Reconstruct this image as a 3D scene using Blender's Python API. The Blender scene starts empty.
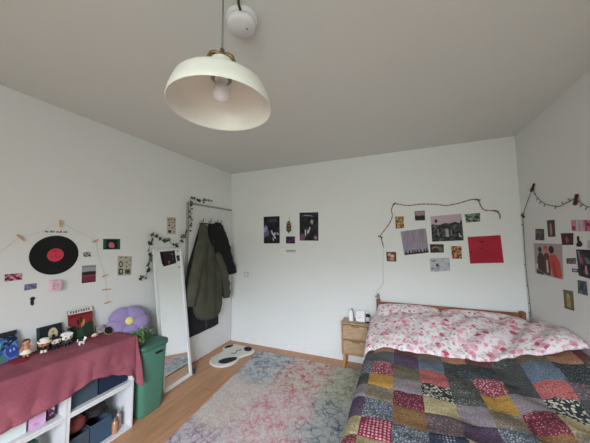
import bpy, bmesh, math, random
from math import sin, cos, pi, radians
from mathutils import Vector, Matrix, noise

# ------------------------------------------------------------------ camera
SC = bpy.context.scene
COL = SC.collection
cam_d = bpy.data.cameras.new('camera')
cam = bpy.data.objects.new('camera', cam_d); COL.objects.link(cam)
cam_d.sensor_width = 36.0; cam_d.lens = 36.0 * 247.58 / 590.0
cam_d.clip_start = 0.02
YAW, PIT, ROL = radians(22.62), radians(4.223), radians(-0.5614)
fw = Vector((-sin(YAW)*cos(PIT), cos(YAW)*cos(PIT), sin(PIT)))
rt = Vector((cos(YAW), sin(YAW), 0)); up = rt.cross(fw)
r2 = rt*cos(ROL) + up*sin(ROL); u2 = up*cos(ROL) - rt*sin(ROL)
Mx = Matrix((r2, u2, -fw)).transposed().to_4x4(); Mx.translation = Vector((0, 0, 1.51))
cam.matrix_world = Mx
SC.camera = cam
# ------------------------------------------------------------------ world, light, exposure
SC.view_settings.view_transform = 'Standard'; SC.view_settings.look = 'None'
SC.view_settings.gamma = 1.0; SC.view_settings.use_curve_mapping = False
SC.view_settings.exposure = 0.0
wd = bpy.data.worlds.new('overcast sky'); SC.world = wd; wd.use_nodes = True
# overcast sky above the roofs across the street, dimmer houses and ground below
_wn = wd.node_tree.nodes; _wl = wd.node_tree.links
_tc = _wn.new('ShaderNodeTexCoord'); _sp = _wn.new('ShaderNodeSeparateXYZ'); _wl.new(_tc.outputs['Generated'], _sp.inputs[0])
_mr = _wn.new('ShaderNodeMapRange'); _mr.interpolation_type = 'SMOOTHSTEP'; _mr.inputs[1].default_value = 0.10; _mr.inputs[2].default_value = 0.24; _wl.new(_sp.outputs[2], _mr.inputs[0])
_mx = _wn.new('ShaderNodeMix'); _mx.data_type = 'RGBA'; _wl.new(_mr.outputs[0], _mx.inputs[0])
_mx.inputs[6].default_value = (4.8, 5.3, 5.0, 1); _mx.inputs[7].default_value = (15.4, 17.0, 19.4, 1)
_wl.new(_mx.outputs[2], _wn['Background'].inputs[0])
# the clouds are brightest where the hidden sun stands, low beyond the window
_dt = _wn.new('ShaderNodeVectorMath'); _dt.operation = 'DOT_PRODUCT'; _dt.inputs[1].default_value = Vector((0.26, -1.0, 0.32)).normalized(); _wl.new(_tc.outputs['Generated'], _dt.inputs[0])
_m2 = _wn.new('ShaderNodeMapRange'); _m2.interpolation_type = 'SMOOTHSTEP'; _m2.inputs[1].default_value = 0.70; _m2.inputs[2].default_value = 0.99; _m2.inputs[3].default_value = 0.66; _m2.inputs[4].default_value = 2.0
_wl.new(_dt.outputs['Value'], _m2.inputs[0]); _wl.new(_m2.outputs[0], _wn['Background'].inputs[1])
def area(name, loc, rot, sx, sy, power, col):
    d = bpy.data.lights.new(name, 'AREA'); d.shape = 'RECTANGLE'; d.size = sx; d.size_y = sy
    d.energy = power; d.color = col
    o = bpy.data.objects.new(name, d); COL.objects.link(o); o.location = loc; o.rotation_euler = rot
    return o
# daylight entering by the window behind the camera (sky light falls inward and down)
L, D, R, CZ = -2.432, 3.2095, 1.1606, 2.5693
FY = -1.60                       # window wall
WX0, WX1, WZ0, WZ1 = -0.85, 1.06, 0.85, 2.25
sky_light = area('window_portal', ((WX0+WX1)/2, FY-0.11, (WZ0+WZ1)/2), (radians(90), 0, 0), WX1-WX0, WZ1-WZ0, 1.0, (1, 1, 1))
sky_light.data.cycles.is_portal = True

# ------------------------------------------------------------------ helpers
def s2l(v):
    v /= 255.0
    return v/12.92 if v <= 0.04045 else ((v+0.055)/1.055)**2.4
GAIN = 1.35
def C(r, g, b, k=GAIN):
    return (min(s2l(r)*k, .92), min(s2l(g)*k, .92), min(s2l(b)*k, .92), 1)
_m = {}
def nt(name):
    m = bpy.data.materials.new(name); m.use_nodes = True
    n = m.node_tree; b = n.nodes['Principled BSDF']
    return m, n, b
def mat(name, col, rough=0.6, metal=0.0, bump=0.0, bscale=200.0, spec=0.4, sheen=0.0):
    if name in _m: return _m[name]
    m, n, b = nt(name)
    b.inputs['Base Color'].default_value = col; b.inputs['Roughness'].default_value = rough
    b.inputs['Metallic'].default_value = metal; b.inputs['Specular IOR Level'].default_value = spec
    tc = n.nodes.new('ShaderNodeTexCoord'); nz = n.nodes.new('ShaderNodeTexNoise')
    nz.inputs['Scale'].default_value = bscale; n.links.new(tc.outputs['Object'], nz.inputs['Vector'])
    # faint tonal variation of the material itself
    nv = n.nodes.new('ShaderNodeTexNoise'); nv.inputs['Scale'].default_value = 9.0
    n.links.new(tc.outputs['Object'], nv.inputs['Vector'])
    mr = n.nodes.new('ShaderNodeMapRange'); mr.inputs[3].default_value = 0.94; mr.inputs[4].default_value = 1.06
    n.links.new(nv.outputs['Fac'], mr.inputs[0])
    hs = n.nodes.new('ShaderNodeHueSaturation'); hs.inputs['Color'].default_value = col
    n.links.new(mr.outputs[0], hs.inputs['Value']); n.links.new(hs.outputs[0], b.inputs['Base Color'])
    if bump:
        bp = n.nodes.new('ShaderNodeBump'); bp.inputs['Strength'].default_value = bump; bp.inputs['Distance'].default_value = 0.002
        n.links.new(nz.outputs['Fac'], bp.inputs['Height']); n.links.new(bp.outputs[0], b.inputs['Normal'])
    _m[name] = m
    return m
def two(name, base, second, kind, scale, thr=0.5, third=None, rough=0.9, bump=0.15, stretch=(1, 1, 1)):
    """fabric or paper carrying a printed pattern of two or three colours"""
    if name in _m: return _m[name]
    m, n, b = nt(name); N = n.nodes.new; K = n.links.new
    b.inputs['Roughness'].default_value = rough; b.inputs['Specular IOR Level'].default_value = 0.15
    tc = N('ShaderNodeTexCoord'); mp = N('ShaderNodeMapping'); mp.inputs['Scale'].default_value = stretch
    K(tc.outputs['Object'], mp.inputs[0])
    dn = N('ShaderNodeTexNoise'); dn.inputs['Scale'].default_value = scale*1.3; dn.inputs['Detail'].default_value = 3
    K(mp.outputs[0], dn.inputs['Vector'])
    ad = N('ShaderNodeVectorMath'); ad.operation = 'MULTIPLY_ADD'
    K(dn.outputs['Color'], ad.inputs[0]); ad.inputs[1].default_value = (0.9/scale,)*3; K(mp.outputs[0], ad.inputs[2])
    mx = N('ShaderNodeMix'); mx.data_type = 'RGBA'; mx.inputs[6].default_value = base; mx.inputs[7].default_value = second
    cr = N('ShaderNodeMapRange'); cr.clamp = True
    if kind in ('floral', 'dots', 'leaf'):
        v = N('ShaderNodeTexVoronoi'); v.inputs['Scale'].default_value = scale
        if kind == 'dots': v.inputs['Randomness'].default_value = 0.15; K(mp.outputs[0], v.inputs['Vector'])
        else: K(ad.outputs[0], v.inputs['Vector'])
        cr.inputs[1].default_value = thr+0.06; cr.inputs[2].default_value = thr-0.06
        K(v.outputs['Distance'], cr.inputs[0])
    else:
        v = N('ShaderNodeTexNoise'); v.inputs['Scale'].default_value = scale; v.inputs['Detail'].default_value = 4
        K(mp.outputs[0], v.inputs['Vector'])
        cr.inputs[1].default_value = thr-0.07; cr.inputs[2].default_value = thr+0.07
        K(v.outputs['Fac'], cr.inputs[0])
    K(cr.outputs[0], mx.inputs[0]); out = mx.outputs[2]
    if third:
        w = N('ShaderNodeTexNoise'); w.inputs['Scale'].default_value = scale*0.8; w.inputs['Detail'].default_value = 3
        o2 = N('ShaderNodeVectorMath'); o2.inputs[1].default_value = (3.1, 7.7, 1.3); K(ad.outputs[0], o2.inputs[0]); K(o2.outputs[0], w.inputs['Vector'])
        c2 = N('ShaderNodeMapRange'); c2.inputs[1].default_value = 0.56; c2.inputs[2].default_value = 0.62; K(w.outputs['Fac'], c2.inputs[0])
        m2 = N('ShaderNodeMix'); m2.data_type = 'RGBA'; K(c2.outputs[0], m2.inputs[0]); K(out, m2.inputs[6]); m2.inputs[7].default_value = third
        out = m2.outputs[2]
    if rough >= .9:     # woven fabrics: fine light and dark threads
        fz = N('ShaderNodeTexNoise'); fz.inputs['Scale'].default_value = 130; fz.inputs['Detail'].default_value = 2; K(mp.outputs[0], fz.inputs['Vector'])
        fr = N('ShaderNodeMapRange'); fr.inputs[1].default_value = .3; fr.inputs[2].default_value = .7; fr.inputs[3].default_value = .68 if kind != 'noise' or scale > 20 else .9; fr.inputs[4].default_value = 1.42 if kind != 'noise' or scale > 20 else 1.1; K(fz.outputs['Fac'], fr.inputs[0])
        fh = N('ShaderNodeHueSaturation'); K(out, fh.inputs['Color']); K(fr.outputs[0], fh.inputs['Value']); out = fh.outputs[0]
    K(out, b.inputs['Base Color'])
    if bump:
        bn = N('ShaderNodeTexNoise'); bn.inputs['Scale'].default_value = 60; K(tc.outputs['Object'], bn.inputs['Vector'])
        bp = N('ShaderNodeBump'); bp.inputs['Strength'].default_value = bump; bp.inputs['Distance'].default_value = 0.004
        K(bn.outputs['Fac'], bp.inputs['Height']); K(bp.outputs[0], b.inputs['Normal'])
    _m[name] = m
    return m

class G:
    """collects geometry in world coordinates; build() links it as one mesh object"""
    def __init__(s): s.v = []; s.f = []; s.m = []; s.mats = []
    def slot(s, m):
        if m is None: return 0
        if m not in s.mats: s.mats.append(m)
        return s.mats.index(m)
    def add(s, vs, fs, m=None):
        o = len(s.v); k = s.slot(m)
        s.v += [Vector(v) for v in vs]; s.f += [[i+o for i in f] for f in fs]; s.m += [k]*len(fs)
        return s
    def box(s, x0, x1, y0, y1, z0, z1, m=None, M=None, bev=0.0):
        bm = bmesh.new()
        bmesh.ops.create_cube(bm, size=1.0)
        for v in bm.verts: v.co = Vector(((x0+x1)/2+v.co.x*(x1-x0), (y0+y1)/2+v.co.y*(y1-y0), (z0+z1)/2+v.co.z*(z1-z0)))
        if bev: bmesh.ops.bevel(bm, geom=list(bm.edges), offset=bev, segments=2, affect='EDGES')
        if M is not None: bm.transform(M)
        bm.verts.index_update()
        s.add([v.co.copy() for v in bm.verts], [[v.index for v in f.verts] for f in bm.faces], m); bm.free()
        return s
    def tube(s, pts, r, m=None, n=8, flat=1.0, cap=True):
        pts = [Vector(p) for p in pts]; rs = r if isinstance(r, (list, tuple)) else [r]*len(pts)
        vs = []; a = None
        for i, p in enumerate(pts):
            t = (pts[min(i+1, len(pts)-1)] - pts[max(i-1, 0)]).normalized()
            if a is None: a = t.orthogonal().normalized()
            a = (a - t*a.dot(t)).normalized(); b = t.cross(a)
            for k in range(n):
                an = 2*pi*k/n; vs.append(p + a*cos(an)*rs[i] + b*sin(an)*rs[i]*flat)
        fs = []
        for i in range(len(pts)-1):
            for k in range(n):
                fs.append([i*n+k, i*n+(k+1) % n, (i+1)*n+(k+1) % n, (i+1)*n+k])
        if cap: fs.append(list(range(n))[::-1]); fs.append([(len(pts)-1)*n+k for k in range(n)])
        return s.add(vs, fs, m)
    def lathe(s, prof, c, m=None, n=32, M=None, sx=1, sy=1):
        vs = []; fs = []
        for r, z in prof:
            for k in range(n):
                an = 2*pi*k/n; v = Vector((r*cos(an)*sx, r*sin(an)*sy, z))
                if M is not None: v = M @ v
                vs.append(v + Vector(c))
        for i in range(len(prof)-1):
            for k in range(n): fs.append([i*n+k, i*n+(k+1) % n, (i+1)*n+(k+1) % n, (i+1)*n+k])
        if prof[0][0] > 1e-6 and prof[0] != prof[-1]: fs.append(list(range(n))[::-1])
        if prof[-1][0] > 1e-6 and prof[0] != prof[-1]: fs.append([(len(prof)-1)*n+k for k in range(n)])
        return s.add(vs, fs, m)
    def ball(s, c, rx, ry=None, rz=None, m=None, n=14, M=None, p=1.0):
        ry = rx if ry is None else ry; rz = rx if rz is None else rz
        vs = []; fs = []; rows = n//2+1
        sg = lambda q: math.copysign(abs(q)**p, q)
        for i in range(rows+1):
            ph = -pi/2 + pi*i/rows
            for k in range(n):
                th = 2*pi*k/n
                v = Vector((rx*sg(cos(ph))*sg(cos(th)), ry*sg(cos(ph))*sg(sin(th)), rz*sg(sin(ph))))
                if M is not None: v = M @ v
                vs.append(v + Vector(c))
        for i in range(rows):
            for k in range(n): fs.append([i*n+k, i*n+(k+1) % n, (i+1)*n+(k+1) % n, (i+1)*n+k])
        return s.add(vs, fs, m)
    def prism(s, poly, off, m=None):
        """closed polygon (3D points) thickened along the vector off"""
        n = len(poly); off = Vector(off)
        vs = [Vector(p) for p in poly] + [Vector(p)+off for p in poly]
        fs = [list(range(n))[::-1], [n+i for i in range(n)]] + [[i, (i+1) % n, n+(i+1) % n, n+i] for i in range(n)]
        return s.add(vs, fs, m)
    def surf(s, fn, nu, nv, m=None, mf=None):
        vs = [fn(i/nu, j/nv) for i in range(nu+1) for j in range(nv+1)]
        o = len(s.v); s.v += [Vector(v) for v in vs]
        for i in range(nu):
            for j in range(nv):
                a = o+i*(nv+1)+j; s.f.append([a, a+nv+1, a+nv+2, a+1])
                s.m.append(s.slot(mf((i+.5)/nu, (j+.5)/nv) if mf else m))
        return s
    def build(s, name, m=None, parent=None, smooth=False, sub=0, solid=0.0):
        me = bpy.data.meshes.new(name)
        lo = Vector([min(v[i] for v in s.v) for i in range(3)]); hi = Vector([max(v[i] for v in s.v) for i in range(3)])
        c = (lo+hi)/2
        me.from_pydata([v-c for v in s.v], [], s.f); me.update()
        if s.mats:
            for q in s.mats: me.materials.append(q)
            for p, k in zip(me.polygons, s.m): p.material_index = k
        else: me.materials.append(m)
        bm = bmesh.new(); bm.from_mesh(me)
        bmesh.ops.remove_doubles(bm, verts=list(bm.verts), dist=1e-6)
        bmesh.ops.recalc_face_normals(bm, faces=list(bm.faces)); bm.to_mesh(me); bm.free()
        if smooth:
            for p in me.polygons: p.use_smooth = True
            try: me.set_sharp_from_angle(angle=radians(50))
            except Exception: pass
        o = bpy.data.objects.new(name, me); COL.objects.link(o)
        if parent is not None: o.parent = parent; o.location = c - WL[parent.name]
        else: o.location = c
        WL[o.name] = c
        if solid:
            md = o.modifiers.new('thickness', 'SOLIDIFY'); md.thickness = solid; md.offset = -1
        if sub:
            md = o.modifiers.new('smooth', 'SUBSURF'); md.levels = sub; md.render_levels = sub
        return o
WL = {}
def thing(name, loc, label, cat, group=None):
    o = bpy.data.objects.new(name, None); COL.objects.link(o); o.location = loc; o.empty_display_size = 0.05
    WL[o.name] = Vector(loc)
    return tag(o, label, cat, group)
def tag(o, label, cat, group=None, kind=None):
    o['label'] = label; o['category'] = cat
    if group: o['group'] = group
    if kind: o['kind'] = kind
    return o
def struct(o): o['kind'] = 'structure'; return o
def lerp(a, b, t): return a+(b-a)*t
def interp(tab, x):
    if x <= tab[0][0]: return tab[0][1]
    for (a, va), (b, vb) in zip(tab, tab[1:]):
        if x <= b:
            t = (x-a)/(b-a); t = t*t*(3-2*t); return va+(vb-va)*t
    return tab[-1][1]
def sm(x, a, b):
    t = max(0, min(1, (x-a)/(b-a))); return t*t*(3-2*t)
def nz(x, y, z=0): return noise.noise(Vector((x, y, z)))
def polyline(pts, n=6):
    """Catmull-Rom through the points"""
    P = [Vector(p) for p in pts]; out = []
    for i in range(len(P)-1):
        a = P[max(i-1, 0)]; b = P[i]; c = P[i+1]; d = P[min(i+2, len(P)-1)]
        for k in range(n):
            t = k/n; out.append(0.5*((2*b)+(c-a)*t+(2*a-5*b+4*c-d)*t*t+(3*b-a-3*c+d)*t**3))
    out.append(P[-1]); return out

# ------------------------------------------------------------------ room shell
def wallmat(name, col, bump=0.25):
    m, n, b = nt(name); N = n.nodes.new; K = n.links.new
    b.inputs['Roughness'].default_value = 0.85; b.inputs['Specular IOR Level'].default_value = 0.2
    tc = N('ShaderNodeTexCoord'); a = N('ShaderNodeTexNoise'); a.inputs['Scale'].default_value = 1.6; K(tc.outputs['Object'], a.inputs['Vector'])
    r = N('ShaderNodeMapRange'); r.inputs[3].default_value = 0.97; r.inputs[4].default_value = 1.02; K(a.outputs['Fac'], r.inputs[0])
    h = N('ShaderNodeHueSaturation'); h.inputs['Color'].default_value = col; K(r.outputs[0], h.inputs['Value']); K(h.outputs[0], b.inputs['Base Color'])
    c = N('ShaderNodeTexNoise'); c.inputs['Scale'].default_value = 70; c.inputs['Detail'].default_value = 4; K(tc.outputs['Object'], c.inputs['Vector'])
    p = N('ShaderNodeBump'); p.inputs['Strength'].default_value = bump; p.inputs['Distance'].default_value = 0.003
    K(c.outputs['Fac'], p.inputs['Height']); K(p.outputs[0], b.inputs['Normal'])
    return m
WALL = wallmat('matt white wall paint', (0.80, 0.81, 0.785, 1))
CEIL = wallmat('matt warm white ceiling paint', (0.73, 0.745, 0.70, 1), 0.12)
def floormat():
    m, n, b = nt('light oak laminate'); N = n.nodes.new; K = n.links.new
    b.inputs['Roughness'].default_value = 0.42; b.inputs['Specular IOR Level'].default_value = 0.35
    tc = N('ShaderNodeTexCoord'); mp = N('ShaderNodeMapping'); mp.inputs['Rotation'].default_value = (0, 0, pi/2); K(tc.outputs['Object'], mp.inputs[0])
    br = N('ShaderNodeTexBrick'); br.inputs['Scale'].default_value = 1.0; br.inputs['Brick Width'].default_value = 1.28
    br.inputs['Row Height'].default_value = 0.19; br.inputs['Mortar Size'].default_value = 0.0016; br.inputs['Mortar Smooth'].default_value = 0.2
    br.offset = 0.37
    br.inputs['Color1'].default_value = C(176, 132, 99); br.inputs['Color2'].default_value = C(165, 123, 93); br.inputs['Mortar'].default_value = C(105, 75, 55)
    K(mp.outputs[0], br.inputs['Vector'])
    m2 = N('ShaderNodeMapping'); m2.inputs['Scale'].default_value = (14, 0.9, 1); K(tc.outputs['Object'], m2.inputs[0])
    g = N('ShaderNodeTexNoise'); g.inputs['Scale'].default_value = 4; g.inputs['Detail'].default_value = 5; K(m2.outputs[0], g.inputs['Vector'])
    r = N('ShaderNodeMapRange'); r.inputs[1].default_value = .3; r.inputs[2].default_value = .7; r.inputs[3].default_value = 0.84; r.inputs[4].default_value = 1.12; K(g.outputs['Fac'], r.inputs[0])
    h = N('ShaderNodeHueSaturation'); K(br.outputs['Color'], h.inputs['Color']); K(r.outputs[0], h.inputs['Value']); K(h.outputs[0], b.inputs['Base Color'])
    return m
T = 0.1
struct(G().box(L-T, R+T, FY-T, D+T, -T, 0).build('floor', floormat()))
struct(G().box(L-T, R+T, FY-T, D+T, CZ, CZ+T).build('ceiling', CEIL))
struct(G().box(L-T, L, FY-T, D+T, 0, CZ).build('wall_left', WALL))
struct(G().box(L, R, D, D+T, 0, CZ).build('wall_back', WALL))
struct(G().box(R, R+T, FY-T, D+T, 0, CZ).build('wall_right', WALL))
g = G(); g.box(L, WX0, FY-T, FY, 0, CZ); g.box(WX1, R, FY-T, FY, 0, CZ); g.box(WX0, WX1, FY-T, FY, 0, WZ0); g.box(WX0, WX1, FY-T, FY, WZ1, CZ)
struct(g.build('wall_front', WALL))
WHITE = mat('white satin trim paint', (0.82, 0.82, 0.81, 1), 0.4)
win = bpy.data.objects.new('window_1', None); COL.objects.link(win); win.location = ((WX0+WX1)/2, FY-0.05, WZ0); WL[win.name] = Vector(win.location); struct(win)
g = G(); fw_ = 0.055
for a, b_ in ((WX0, WX0+fw_), (WX1-fw_, WX1), ((WX0+WX1)/2-fw_/2, (WX0+WX1)/2+fw_/2)): g.box(a, b_, FY-0.085, FY-0.03, WZ0, WZ1)
for a, b_ in ((WZ0, WZ0+fw_), (WZ1-fw_, WZ1)): g.box(WX0+fw_, WX1-fw_, FY-0.083, FY-0.032, a, b_)
g.build('window_frame', WHITE, win)
g = G().box(WX0-0.03, WX1+0.03, FY-0.03, FY+0.14, WZ0-0.03, WZ0); g.build('window_sill', WHITE, win)
gm, gn, gb = nt('clear window glass'); gb.inputs['Roughness'].default_value = 0
_tr = gn.nodes.new('ShaderNodeBsdfTransparent'); _ms = gn.nodes.new('ShaderNodeMixShader'); _ms.inputs[0].default_value = .05
gn.links.new(_tr.outputs[0], _ms.inputs[1]); gn.links.new(gb.outputs[0], _ms.inputs[2]); gn.links.new(_ms.outputs[0], gn.nodes['Material Output'].inputs[0])
G().box(WX0+fw_, WX1-fw_, FY-0.06, FY-0.056, WZ0+fw_, WZ1-fw_).build('pane', gm, win)
struct(G().box(L+0.03, R, D-0.014, D, 0, 0.075, bev=0.003).build('baseboard_back', WHITE))
struct(G().box(L, L+0.013, FY, 2.29, 0, 0.07, bev=0.003).build('baseboard_left', WHITE))
struct(G().box(R-0.013, R, FY, D-0.014, 0, 0.07, bev=0.003).build('baseboard_right', WHITE))
# door in the left wall, closed
DOORP = mat('off-white door paint', (0.72, 0.72, 0.70, 1), 0.45)
METAL = mat('grey door frame paint', C(150, 148, 140, 1.1), 0.45)
dr = bpy.data.objects.new('door_1', None); COL.objects.link(dr); dr.location = (L, 2.77, 0); WL[dr.name] = Vector(dr.location); struct(dr)
G().box(L, L+0.032, 2.345, 3.192, 0.008, 1.968, bev=0.003).build('door_leaf', DOORP, dr)
g = G(); g.box(L, L+0.022, 2.312, 2.341, 0, 1.972); g.box(L, L+0.022, 2.312, 3.2, 1.972, 1.994); g.box(L, L+0.018, 3.195, 3.206, 0, 1.972)
g.build('door_frame', METAL, dr)
# black over-door hooks carrying the coats
hk = thing('coat_hooks', (L+0.034, 2.67, 1.77), 'row of dark coat hooks high on the white door behind the coats', 'coat hooks')
DARKM = mat('dark metal', C(40, 40, 40), 0.4, 0.6)
G().box(L+0.033, L+0.041, 2.50, 2.90, 1.735, 1.747).build('rail', DARKM, hk)
for y in (2.52, 2.66, 2.80, 2.88):
    G().tube([(L+0.042, y, 1.77), (L+0.075, y, 1.755), (L+0.085, y, 1.775), (L+0.085, y, 1.80)], 0.005, n=6).build('hook', DARKM, hk, True)

# ------------------------------------------------------------------ rug
def rugmat():
    m, n, b = nt('faded patchwork rug pile'); N = n.nodes.new; K = n.links.new
    b.inputs['Roughness'].default_value = 0.95; b.inputs['Specular IOR Level'].default_value = 0.05
    at = N('ShaderNodeAttribute'); at.attribute_name = 'tint'
    bs = N('ShaderNodeAttribute'); bs.attribute_name = 'ground'
    tc = N('ShaderNodeTexCoord')
    d = N('ShaderNodeTexNoise'); d.inputs['Scale'].default_value = 13; d.inputs['Detail'].default_value = 5; K(tc.outputs['Object'], d.inputs['Vector'])
    ad = N('ShaderNodeVectorMath'); ad.operation = 'MULTIPLY_ADD'; K(d.outputs['Color'], ad.inputs[0]); ad.inputs[1].default_value = (.16,)*3; K(tc.outputs['Object'], ad.inputs[2])
    v = N('ShaderNodeTexVoronoi'); v.feature = 'DISTANCE_TO_EDGE'; v.inputs['Scale'].default_value = 13; K(ad.outputs[0], v.inputs['Vector'])
    r = N('ShaderNodeMapRange'); r.inputs[1].default_value = 0.15; r.inputs[2].default_value = 0.02; K(v.outputs['Distance'], r.inputs[0])
    n2 = N('ShaderNodeTexNoise'); n2.inputs['Scale'].default_value = 7; n2.inputs['Detail'].default_value = 6; n2.inputs['Roughness'].default_value = .7; K(tc.outputs['Object'], n2.inputs['Vector'])
    r2_ = N('ShaderNodeMapRange'); r2_.inputs[1].default_value = 0.37; r2_.inputs[2].default_value = 0.58; K(n2.outputs['Fac'], r2_.inputs[0])
    mu = N('ShaderNodeMath'); mu.operation = 'MULTIPLY'; K(r.outputs[0], mu.inputs[0]); K(r2_.outputs[0], mu.inputs[1])
    ma = N('ShaderNodeMath'); ma.operation = 'MULTIPLY_ADD'; ma.use_clamp = True; K(mu.outputs[0], ma.inputs[0]); ma.inputs[1].default_value = 0.70
    mm = N('ShaderNodeMath'); mm.operation = 'MULTIPLY'; K(r2_.outputs[0], mm.inputs[0]); mm.inputs[1].default_value = 0.22; K(mm.outputs[0], ma.inputs[2])
    mx = N('ShaderNodeMix'); mx.data_type = 'RGBA'; K(ma.outputs[0], mx.inputs[0]); K(at.outputs['Color'], mx.inputs[7])
    v2 = N('ShaderNodeTexVoronoi'); v2.feature = 'DISTANCE_TO_EDGE'; v2.inputs['Scale'].default_value = 30; K(ad.outputs[0], v2.inputs['Vector'])
    g2 = N('ShaderNodeMapRange'); g2.inputs[1].default_value = .12; g2.inputs[2].default_value = .01; g2.inputs[4].default_value = .42; K(v2.outputs['Distance'], g2.inputs[0])
    m3 = N('ShaderNodeMix'); m3.data_type = 'RGBA'; K(g2.outputs[0], m3.inputs[0]); K(bs.outputs['Color'], m3.inputs[6]); m3.inputs[7].default_value = C(128, 128, 122, 1.0); K(m3.outputs[2], mx.inputs[6])
    f = N('ShaderNodeTexNoise'); f.inputs['Scale'].default_value = 160; K(tc.outputs['Object'], f.inputs['Vector'])
    fr = N('ShaderNodeMapRange'); fr.inputs[3].default_value = .82; fr.inputs[4].default_value = 1.12; K(f.outputs['Fac'], fr.inputs[0])
    h = N('ShaderNodeHueSaturation'); K(mx.outputs[2], h.inputs['Color']); K(fr.outputs[0], h.inputs['Value']); K(h.outputs[0], b.inputs['Base Color'])
    p = N('ShaderNodeBump'); p.inputs['Strength'].default_value = 0.5; p.inputs['Distance'].default_value = 0.004; K(f.outputs['Fac'], p.inputs['Height']); K(p.outputs[0], b.inputs['Normal'])
    return m
def rug():
    # patches (columns left to right, rows from the back wall towards the camera): tint, ground
    P = [[((78, 90, 114), (178, 180, 178)), ((158, 40, 62), (184, 180, 170)), ((112, 118, 92), (176, 176, 160))],
         [((178, 150, 140), (188, 182, 176)), ((172, 104, 116), (188, 178, 174)), ((58, 74, 98), (168, 168, 160))],
         [((82, 44, 100), (184, 176, 176)), ((166, 128, 140), (186, 178, 176)), ((130, 120, 90), (176, 170, 160))],
         [((120, 126, 110), (176, 176, 166)), ((92, 102, 120), (178, 178, 176)), ((160, 80, 92), (178, 172, 168))]]
    A = Vector((-1.815, 3.03)); ux = Vector((0.999, -0.012)).normalized(); uy = Vector((0.092, -1)).normalized()
    W_, H_ = 1.75, 2.35; nu, nv = 88, 118
    g = G(); g.surf(lambda u, v: (*(A+ux*u*W_+uy*v*H_), 0.010+0.0016*nz(u*9, v*12)), nu, nv)
    rim = []
    for k in range(nv+1): rim.append((A+uy*k/nv*H_))
    o = g.build('patchwork_rug', rugmat(), solid=0.009)
    me = o.data; ta = me.color_attributes.new('tint', 'FLOAT_COLOR', 'POINT'); ga = me.color_attributes.new('ground', 'FLOAT_COLOR', 'POINT')
    c = WL[o.name]
    for i, v in enumerate(me.vertices):
        q = Vector((v.co.x+c.x, v.co.y+c.y))-A
        x = q.x; y = -q.y
        x2 = (x+0.09*y*0.9)/0.56+0.22*nz(x*5, y*5, 3); y2 = y/0.66+0.22*nz(x*5, y*5, 9)
        RK = 1.5
        def smp(k):
            ci = max(0, min(2, int(x2))); ri = max(0, min(3, int(y2)))
            fx = sm(x2-ci, .85, 1.0)*.5 - (1-sm(x2-ci, 0, .15))*.5; fy = sm(y2-ri, .85, 1.0)*.5-(1-sm(y2-ri, 0, .15))*.5
            a = Vector(C(*P[ri][ci][k], RK)[:3])
            b = Vector(C(*P[ri][max(0, min(2, ci+(1 if fx > 0 else -1)))][k], RK)[:3]); a = a.lerp(b, abs(fx))
            d = Vector(C(*P[max(0, min(3, ri+(1 if fy > 0 else -1)))][ci][k], RK)[:3]); return a.lerp(d, abs(fy))
        ta.data[i].color = (*smp(0), 1); ga.data[i].color = (*smp(1), 1)
    tag(o, 'large faded rug in cream, pink, blue and green on the floor beside the bed', 'rug')
rug()

# ------------------------------------------------------------------ cat shaped mat
def catmat():
    out = [(-2.239, 2.544), (-2.19, 2.50), (-2.122, 2.475), (-2.06, 2.472), (-2.0, 2.486), (-1.95, 2.53), (-1.915, 2.604), (-1.915, 2.68), (-1.934, 2.735), (-1.925, 2.79), (-1.895, 2.84), (-1.86, 2.90), (-1.85, 2.96), (-1.877, 3.015), (-1.942, 3.05), (-2.0, 3.075), (-2.05, 3.085), (-2.114, 3.075), (-2.18, 3.085), (-2.247, 3.07), (-2.31, 3.02), (-2.337, 2.948), (-2.31, 2.89), (-2.267, 2.852), (-2.258, 2.80), (-2.262, 2.74), (-2.27, 2.68), (-2.268, 2.61)]
    o = thing('cat_mat', (-2.09, 2.78, 0), 'small white cat shaped mat with black patches on the floor by the door', 'mat')
    wm = mat('white plush', C(196, 194, 186), 0.95, bump=0.6, bscale=300); bl = mat('black plush', C(32, 32, 36), 0.95)
    pts = [v.xy for v in polyline([(x, y, 0) for x, y in out+out[:1]], 3)][:-1]
    c = Vector((-2.09, 2.78)); g = G(); n = len(pts)
    rings = [(1.0, .001), (1.0, .008), (.985, .014), (.95, .017), (.6, .017)]
    vs = [(*(c+(p-c)*s), z) for s, z in rings for p in pts]
    fs = [[i*n+k, i*n+(k+1) % n, (i+1)*n+(k+1) % n, (i+1)*n+k] for i in range(len(rings)-1) for k in range(n)]
    fs += [[(len(rings)-1)*n+k for k in range(n)]]; g.add(vs, fs); g.build('body', wm, o, True)
    def patch(l, nm, m=bl, zt=.0195):
        p = [v.xy for v in polyline([(x, y, 0) for x, y in l+l[:1]], 4)][:-1]
        G().prism([(*q, 0.0165) for q in p], (0, 0, zt-0.0165)).build(nm, m, o)
    patch([(-2.105, 2.547), (-2.03, 2.54), (-1.975, 2.59), (-1.945, 2.66), (-1.945, 2.714), (-1.975, 2.74), (-2.04, 2.71), (-2.10, 2.65), (-2.12, 2.59)], 'patch')
    patch([(-2.313, 2.932), (-2.30, 2.99), (-2.254, 3.035), (-2.225, 3.01), (-2.24, 2.95), (-2.282, 2.905)], 'patch')
    patch([(-1.985, 2.945), (-2.03, 2.99), (-2.035, 3.05), (-1.975, 3.06), (-1.91, 3.01), (-1.92, 2.945)], 'ear')
    gr = mat('grey embroidery', C(90, 92, 95), 0.9)
    G().tube(polyline([(-2.10, 2.80, .019), (-2.05, 2.83, .019), (-2.075, 2.89, .019), (-2.04, 2.93, .019), (-2.07, 2.97, .019)], 4), 0.008, n=6, flat=.4).build('embroidery', gr, o)
    return o
catmat()

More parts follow.
